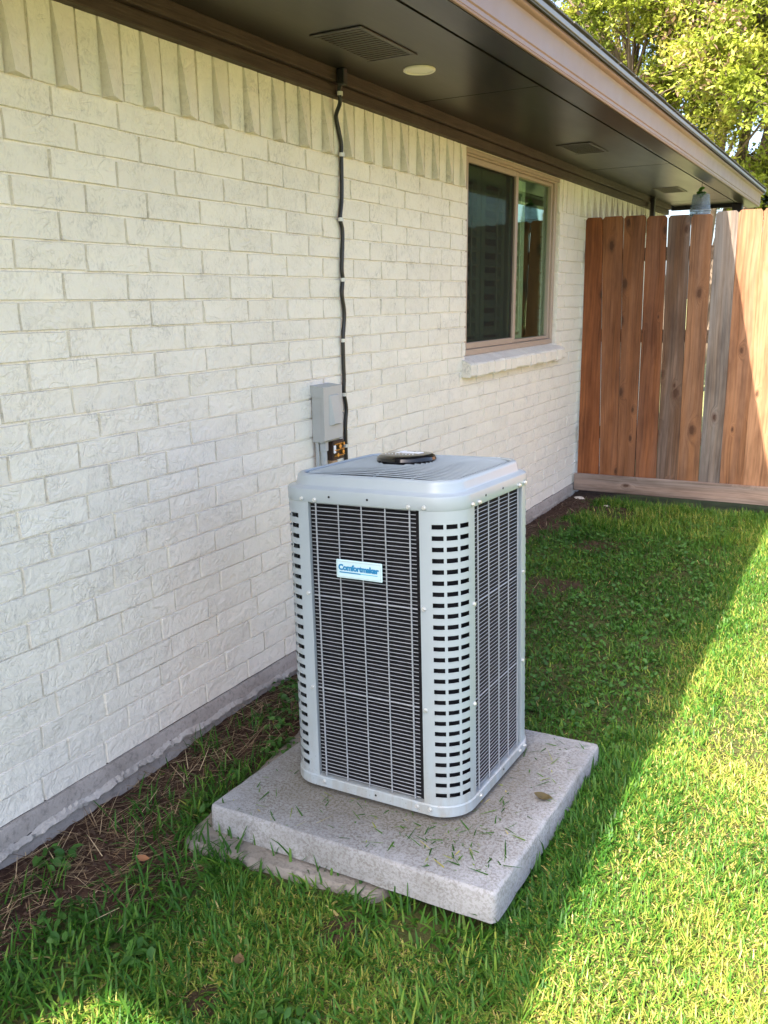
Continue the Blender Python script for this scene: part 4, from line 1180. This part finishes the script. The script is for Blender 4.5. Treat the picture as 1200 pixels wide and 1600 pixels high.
# a few blades leaning over the pad edge
# dry straw and thatch on the soil
n = 3000
x = np.abs(RS.normal(0.16, .20, n)) + .012; y = np.concatenate([RS.uniform(.75, 2.7, int(n * .8)), RS.uniform(2.7, 6.1, n - int(n * .8))])
k_ = (RS.rand(n) < dirt(x, y) + .05) & ~pad_mask(x, y, 0)
x, y = x[k_], y[k_]; n = len(x)
ln = RS.uniform(.02, .12, n); wd = RS.uniform(.0009, .0026, n)
v_, q_, t_, c_ = blades(x, y, ln, wd, RS.uniform(1.2, 1.5, n), np.where(RS.rand(n) < .5, RS.normal(.7, .5, n), RS.uniform(0, 6.28, n)), np.clip(RS.normal(.45, .3, n), 0, 1), gz(x, y) + RS.uniform(.001, .010, n), RS.uniform(-.2, .1, n))
tag(put('straw', big_mesh('straw', v_, q_, t_, MAT_STRAW, {'tone': c_})), 'dry straw and dead grass lying on the soil by the foundation', 'straw', kind='stuff')
# mulch crumbs
n = 5000
x = np.abs(RS.normal(0.14, .2, n)) + .012; y = RS.uniform(.75, 6.1, n); k_ = (RS.rand(n) < dirt(x, y)) & ~pad_mask(x, y, 0); x, y = x[k_], y[k_]; n = len(x)
s_ = RS.uniform(.002, .009, n)[:, None, None]
base = np.array([[1, 0, 0], [-.6, .8, 0], [-.5, -.8, 0], [0, 0, .9]])[None] * (1 + .5 * RS.rand(n, 4, 3)) * s_
v_ = (base + np.stack([x, y, gz(x, y) + .001], -1)[:, None]).reshape(-1, 3); b = (np.arange(n) * 4)[:, None]
t_ = np.concatenate([b + np.array([[0, 1, 3]]), b + np.array([[1, 2, 3]]), b + np.array([[2, 0, 3]])])
tag(put('mulch', big_mesh('mulch', v_, tris=t_, mat=simple('bark_mulch', (0.065, 0.038, 0.024), .95, 0, .5, 40))), 'dark bark crumbs and soil clods in the bare strip', 'mulch', kind='stuff')
# clippings on the pad
def padpt(x, y, h=.002):
    return PADC + Rm @ Vector((x, y, h))
n = 260
cx = np.concatenate([RS.uniform(-.40, .42, 90), RS.normal(.30, .08, 110), RS.normal(.15, .14, 60)]); cy = np.concatenate([RS.uniform(-.42, -.15, 90), RS.uniform(-.4, .40, 110), RS.normal(-.28, .06, 60)])
k_ = (np.abs(cx) < .42) & (np.abs(cy) < .42) & ~((np.abs(cx + .03) < .27) & (np.abs(cy - .06) < .27)); cx, cy = cx[k_], cy[k_]; n = len(cx)
P = np.array([tuple(padpt(a_, b_, .0015)) for a_, b_ in zip(cx, cy)])
v_, q_, t_, c_ = blades(P[:, 0], P[:, 1], RS.uniform(.006, .075, n) * RS.uniform(.25, 1, n), RS.uniform(.0012, .0042, n), np.full(n, 1.49), RS.uniform(0, 6.28, n), RS.uniform(.0, .85, n), P[:, 2], np.full(n, .02))
tag(put('grass_clippings', big_mesh('grass_clippings', v_, q_, t_, MAT_GRASS, {'tone': c_})), 'loose cut grass clippings scattered on the pale pad', 'clippings', kind='stuff')

# ------------------------------------------------------------------ weeds and leaves
WEEDS = [(.112, 1.31, 34, .055, .05, .016, 'leafy green weed growing against the foundation in the near soil'),
         (.335, 1.155, 40, .07, .05, .014, 'clover like weed in the bare soil patch nearest the lawn corner'),
         (.17, 2.22, 60, .09, .05, .012, 'low clover patch between the house foundation and the pad corner'),
         (.345, 1.70, 40, .05, .045, .013, 'small round leaved weed at the left corner of the old slab'),
         (.10, 2.42, 60, .09, .06, .014, 'leafy weed patch by the foundation behind the pad'),
         (.30, 2.08, 44, .07, .045, .013, 'spreading clover clump close to the left edge of the pad'),
         (.25, 1.88, 30, .05, .04, .012, 'sparse seedling weed on the soil strip beside the pad'),
         (.56, 1.16, 22, .05, .06, .016, 'broad leaved weed among the long shaded grass in front'),
         (.98, 1.17, 40, .06, .05, .014, 'dark clover clump in the shaded lawn in front of the pad')]
for (x, y, n, r, h, s_, lab) in WEEDS:
    v_, f_, t_ = leafy(n, r, h, s_, int(x * 1000))
    o = put('weed', big_mesh('weed', v_, tris=f_, mat=MAT_WEED, col={'tone': t_}), None, (x, y, float(gz(x, y))))
    tag(o, lab, 'weed', 'broadleaf weeds in the soil strip')
# clover ground cover in the far shade
n = 2600
x = RS.uniform(.25, 1.5, n); y = RS.uniform(2.5, 5.8, n); k_ = (x < 1.3) & (smooth_noise(x, y, .5, 41) > .45) & (RS.rand(n) > dirt(x, y)); x, y = x[k_], y[k_]
VV = []; FF = []; TT = []; o_ = 0
for a_, b_ in zip(x, y):
    v_, f_, t_ = leafy(2, .02, .035, .011, int(a_ * 1e5 + b_ * 7e3), 0, False)
    VV.append(v_ + [a_, b_, float(gz(a_, b_)) + .008]); FF.append(f_ + o_); TT.append(t_ * .9); o_ += len(v_)
tag(put('clover', big_mesh('clover', np.concatenate(VV), tris=np.concatenate(FF), mat=MAT_WEED, col={'tone': np.concatenate(TT)})), 'small clover leaves in the shaded turf', 'clover', kind='stuff')
def leaf_mesh(s, curlv, tone, seed):
    r = random.Random(seed); V = []; F = []
    nL = 6
    for i in range(nL + 1):
        t = i / nL; w = math.sin(math.pi * (t * .92 + .05)) * .32
        for sgn in (-1, 0, 1):
            V.append((s * (t - .5), s * sgn * w, s * (curlv * (t - .5) ** 2 * 1.6 + abs(sgn) * w * curlv * .9 + r.uniform(-.02, .02)) + .002))
    for i in range(nL):
        for k in (0, 1):
            F.append((i * 3 + k, (i + 1) * 3 + k, (i + 1) * 3 + k + 1, i * 3 + k + 1))
    return big_mesh('fallen_leaf', np.array(V), quads=np.array(F), mat=MAT_DRYLEAF, col={'tone': np.full(len(V), tone)}, smooth=True)
for (x, y, s_, tone, az, lab, onp) in ((.348, 1.397, .035, .9, .4, 'orange brown fallen leaf on the soil by the tall grass', 0), (1.222, 2.06, .05, 0.0, .3, 'dull brown curled leaf on the right edge of the pad', 1), (1.45, 1.32, .03, .8, 1.2, 'reddish leaf on the lawn shadow line near the camera', 0), (1.83, 2.0, .028, .9, 2.0, 'tan fallen leaf in the sunlit lawn at the right', 0), (1.66, 1.28, .03, .7, .2, 'russet fallen leaf in the sunlit lawn at the bottom right', 0), (.80, 1.24, .04, .2, 2.2, 'brown twig like dead leaf in the long shaded grass', 0)):
    z = padpt(x - PADC.x, y - PADC.y, .002).z if onp else float(gz(x, y)) + .03
    o = put('fallen_leaf', leaf_mesh(s_, .5, tone, int(x * 999)), None, (x, y, z), (.1, .15, az)); tag(o, lab, 'leaf', 'fallen leaves')
# stones by the fence corner
def stone(name, loc, s, seed, lab):
    r = random.Random(seed); m = MB(); n = 8; R_ = []
    for (k, z) in ((.55, 0), (1, .25), (.95, .5), (.6, .75), (.15, .85)):
        R_.append([(s * k * math.cos(2 * math.pi * i / n) * r.uniform(.85, 1.15) * 1.4, s * k * math.sin(2 * math.pi * i / n) * r.uniform(.85, 1.15), s * z * .8) for i in range(n)])
    m.loft(R_, cap0=True, cap1=True); tag(m.build(name, MAT_STONE, None, 50, loc), lab, 'stone')
stone('stone', (.085, 6.08, float(gz(.085, 6.08)) - .004), .028, 3, 'pale stone in the corner where fence meets house')
stone('stone', (.33, 5.93, float(gz(.33, 5.93)) - .004), .018, 4, 'small pale pebble on soil in front of the fence kick board')

# ------------------------------------------------------------------ trees
def tree(name, base, trunks, crown_c, crown_r, nclump, nleaf, leaf, mat, label, seed, droop=.0, clump_r=.55):
    r = random.Random(seed); R2 = np.random.RandomState(seed)
    root = tag(empty(name, base), label, 'tree')
    B = Vector(base); cc = Vector(crown_c) - B; cr = Vector(crown_r)
    m = MB(); tips = []
    clumps = []
    while len(clumps) < nclump:
        p = Vector((r.gauss(0, .5), r.gauss(0, .5), r.gauss(0, .5)))
        L = p.length
        if L > 1.02 or (L < .45 and r.random() < .7): continue
        k = 1 + .22 * math.sin(p.x * 5 + seed) + .15 * math.sin(p.z * 7 + p.y * 3)
        clumps.append(cc + Vector((p.x * cr.x, p.y * cr.y, p.z * cr.z)) * k)
    forks = []
    for k in range(trunks):
        a = 2 * math.pi * k / trunks + r.uniform(-.3, .3)
        q0 = Vector((.10 * math.cos(a), .10 * math.sin(a), -.1)); hgt = cc.z * r.uniform(.75, .95)
        q3 = Vector((cc.x * .8 + math.cos(a) * cr.x * .35, cc.y * .8 + math.sin(a) * cr.y * .35, hgt))
        pts_ = [q0.lerp(q3, t) + Vector((r.uniform(-.06, .06), r.uniform(-.06, .06), 0)) * (t > 0) for t in (0, .2, .4, .6, .8, 1)]
        m.tube(pts_, [.13, .115, .10, .085, .07, .05], 8); forks += pts_[2:]
    for c in clumps:
        f = min(forks, key=lambda q: (q - c).length + (0.8 if q.z > c.z else 0))
        mid = f.lerp(c, .5) + Vector((r.uniform(-.2, .2), r.uniform(-.2, .2), r.uniform(.0, .25)))
        m.tube([f, f.lerp(mid, .6), mid, c], [.030, .022, .016, .005], 5, False)
        for _ in range(3):
            e = c + Vector((r.gauss(0, .3), r.gauss(0, .3), r.gauss(0, .22))); m.tube([mid.lerp(c, .6), e], [.008, .003], 4, False)
    m.build('trunk', MAT_BARK, root, 60)
    C_ = np.array([tuple(c) for c in clumps]); ci = R2.randint(0, nclump, nleaf)
    # each clump is a spray of twigs; leaves sit along the twigs
    NT_ = 11
    td = R2.normal(0, 1, (nclump, NT_, 3)); out_ = C_ - np.array(tuple(cc)); out_ /= np.linalg.norm(out_, axis=1)[:, None] + 1e-6
    td += out_[:, None] * .9 + np.array([0, 0, .25]); td /= np.linalg.norm(td, axis=2)[..., None]
    tl = clump_r * R2.uniform(.55, 1.45, (nclump, NT_))
    tb_ = C_[:, None] - td * tl[..., None] * .35
    te_ = C_[:, None] + td * tl[..., None] * .65 - np.array([0, 0, 1]) * (tl[..., None] ** 2) * .10
    tw = MB()
    for a_ in range(nclump):
        for b_ in range(NT_):
            tw.tube([tb_[a_, b_], te_[a_, b_]], [.006, .002], 3, False)
    tw.build('twigs', MAT_BARK, root)['kind'] = 'stuff'
    ki = R2.randint(0, NT_, nleaf); tt = (R2.rand(nleaf) ** .75)[:, None]
    P_ = tb_[ci, ki] * (1 - tt) + te_[ci, ki] * tt + R2.normal(0, .055, (nleaf, 3))
    nr = R2.normal(0, 1, (nleaf, 3)) + np.array([0, -.2, .9]); nr /= np.linalg.norm(nr, axis=1)[:, None]
    u = np.cross(nr, R2.normal(0, 1, (nleaf, 3))); u /= np.linalg.norm(u, axis=1)[:, None]; w = np.cross(nr, u)
    s_ = leaf * R2.uniform(.6, 1.3, nleaf)[:, None]
    V = np.stack([P_ - u * s_, P_ - w * s_ * .42 + nr * s_ * .15, P_ + u * s_, P_ + w * s_ * .42 + nr * s_ * .15], 1).reshape(-1, 3)
    Q = np.arange(nleaf * 4).reshape(-1, 4)
    ct = R2.normal(.52, .2, nclump)
    tone = np.clip(ct[ci] + R2.normal(0, .14, nleaf), 0, .93)
    fl = (R2.rand(nclump) < .22)[ci] & (R2.rand(nleaf) < .30)
    tone = np.where(fl, R2.uniform(.95, 1, nleaf), tone)
    o = put('crown', big_mesh('crown', V, quads=Q, mat=mat, col={'tone': np.repeat(tone, 4)}), root)
    return root
tree('flowering_tree', (-0.8, 14.2, -.11), 5, (-0.7, 14.0, 5.6), (3.9, 2.6, 3.3), 320, 280000, .042, MAT_TREELEAF, 'large yellow green flowering tree rising behind the eave and fence', 5, clump_r=.80)
tree('shade_tree', (2.2, 19.0, -.11), 1, (1.6, 18.8, 4.6), (3.4, 2.4, 3.0), 110, 50000, .080, MAT_TREELEAF2, 'darker green tree further back behind the flowering tree', 8, clump_r=.7)

# ------------------------------------------------------------------ sanity: nothing left unlabelled
for o in S.objects:
    if o.parent is None and o.type in {'MESH', 'EMPTY'} and not o.get('label'): print('NO LABEL', o.name)
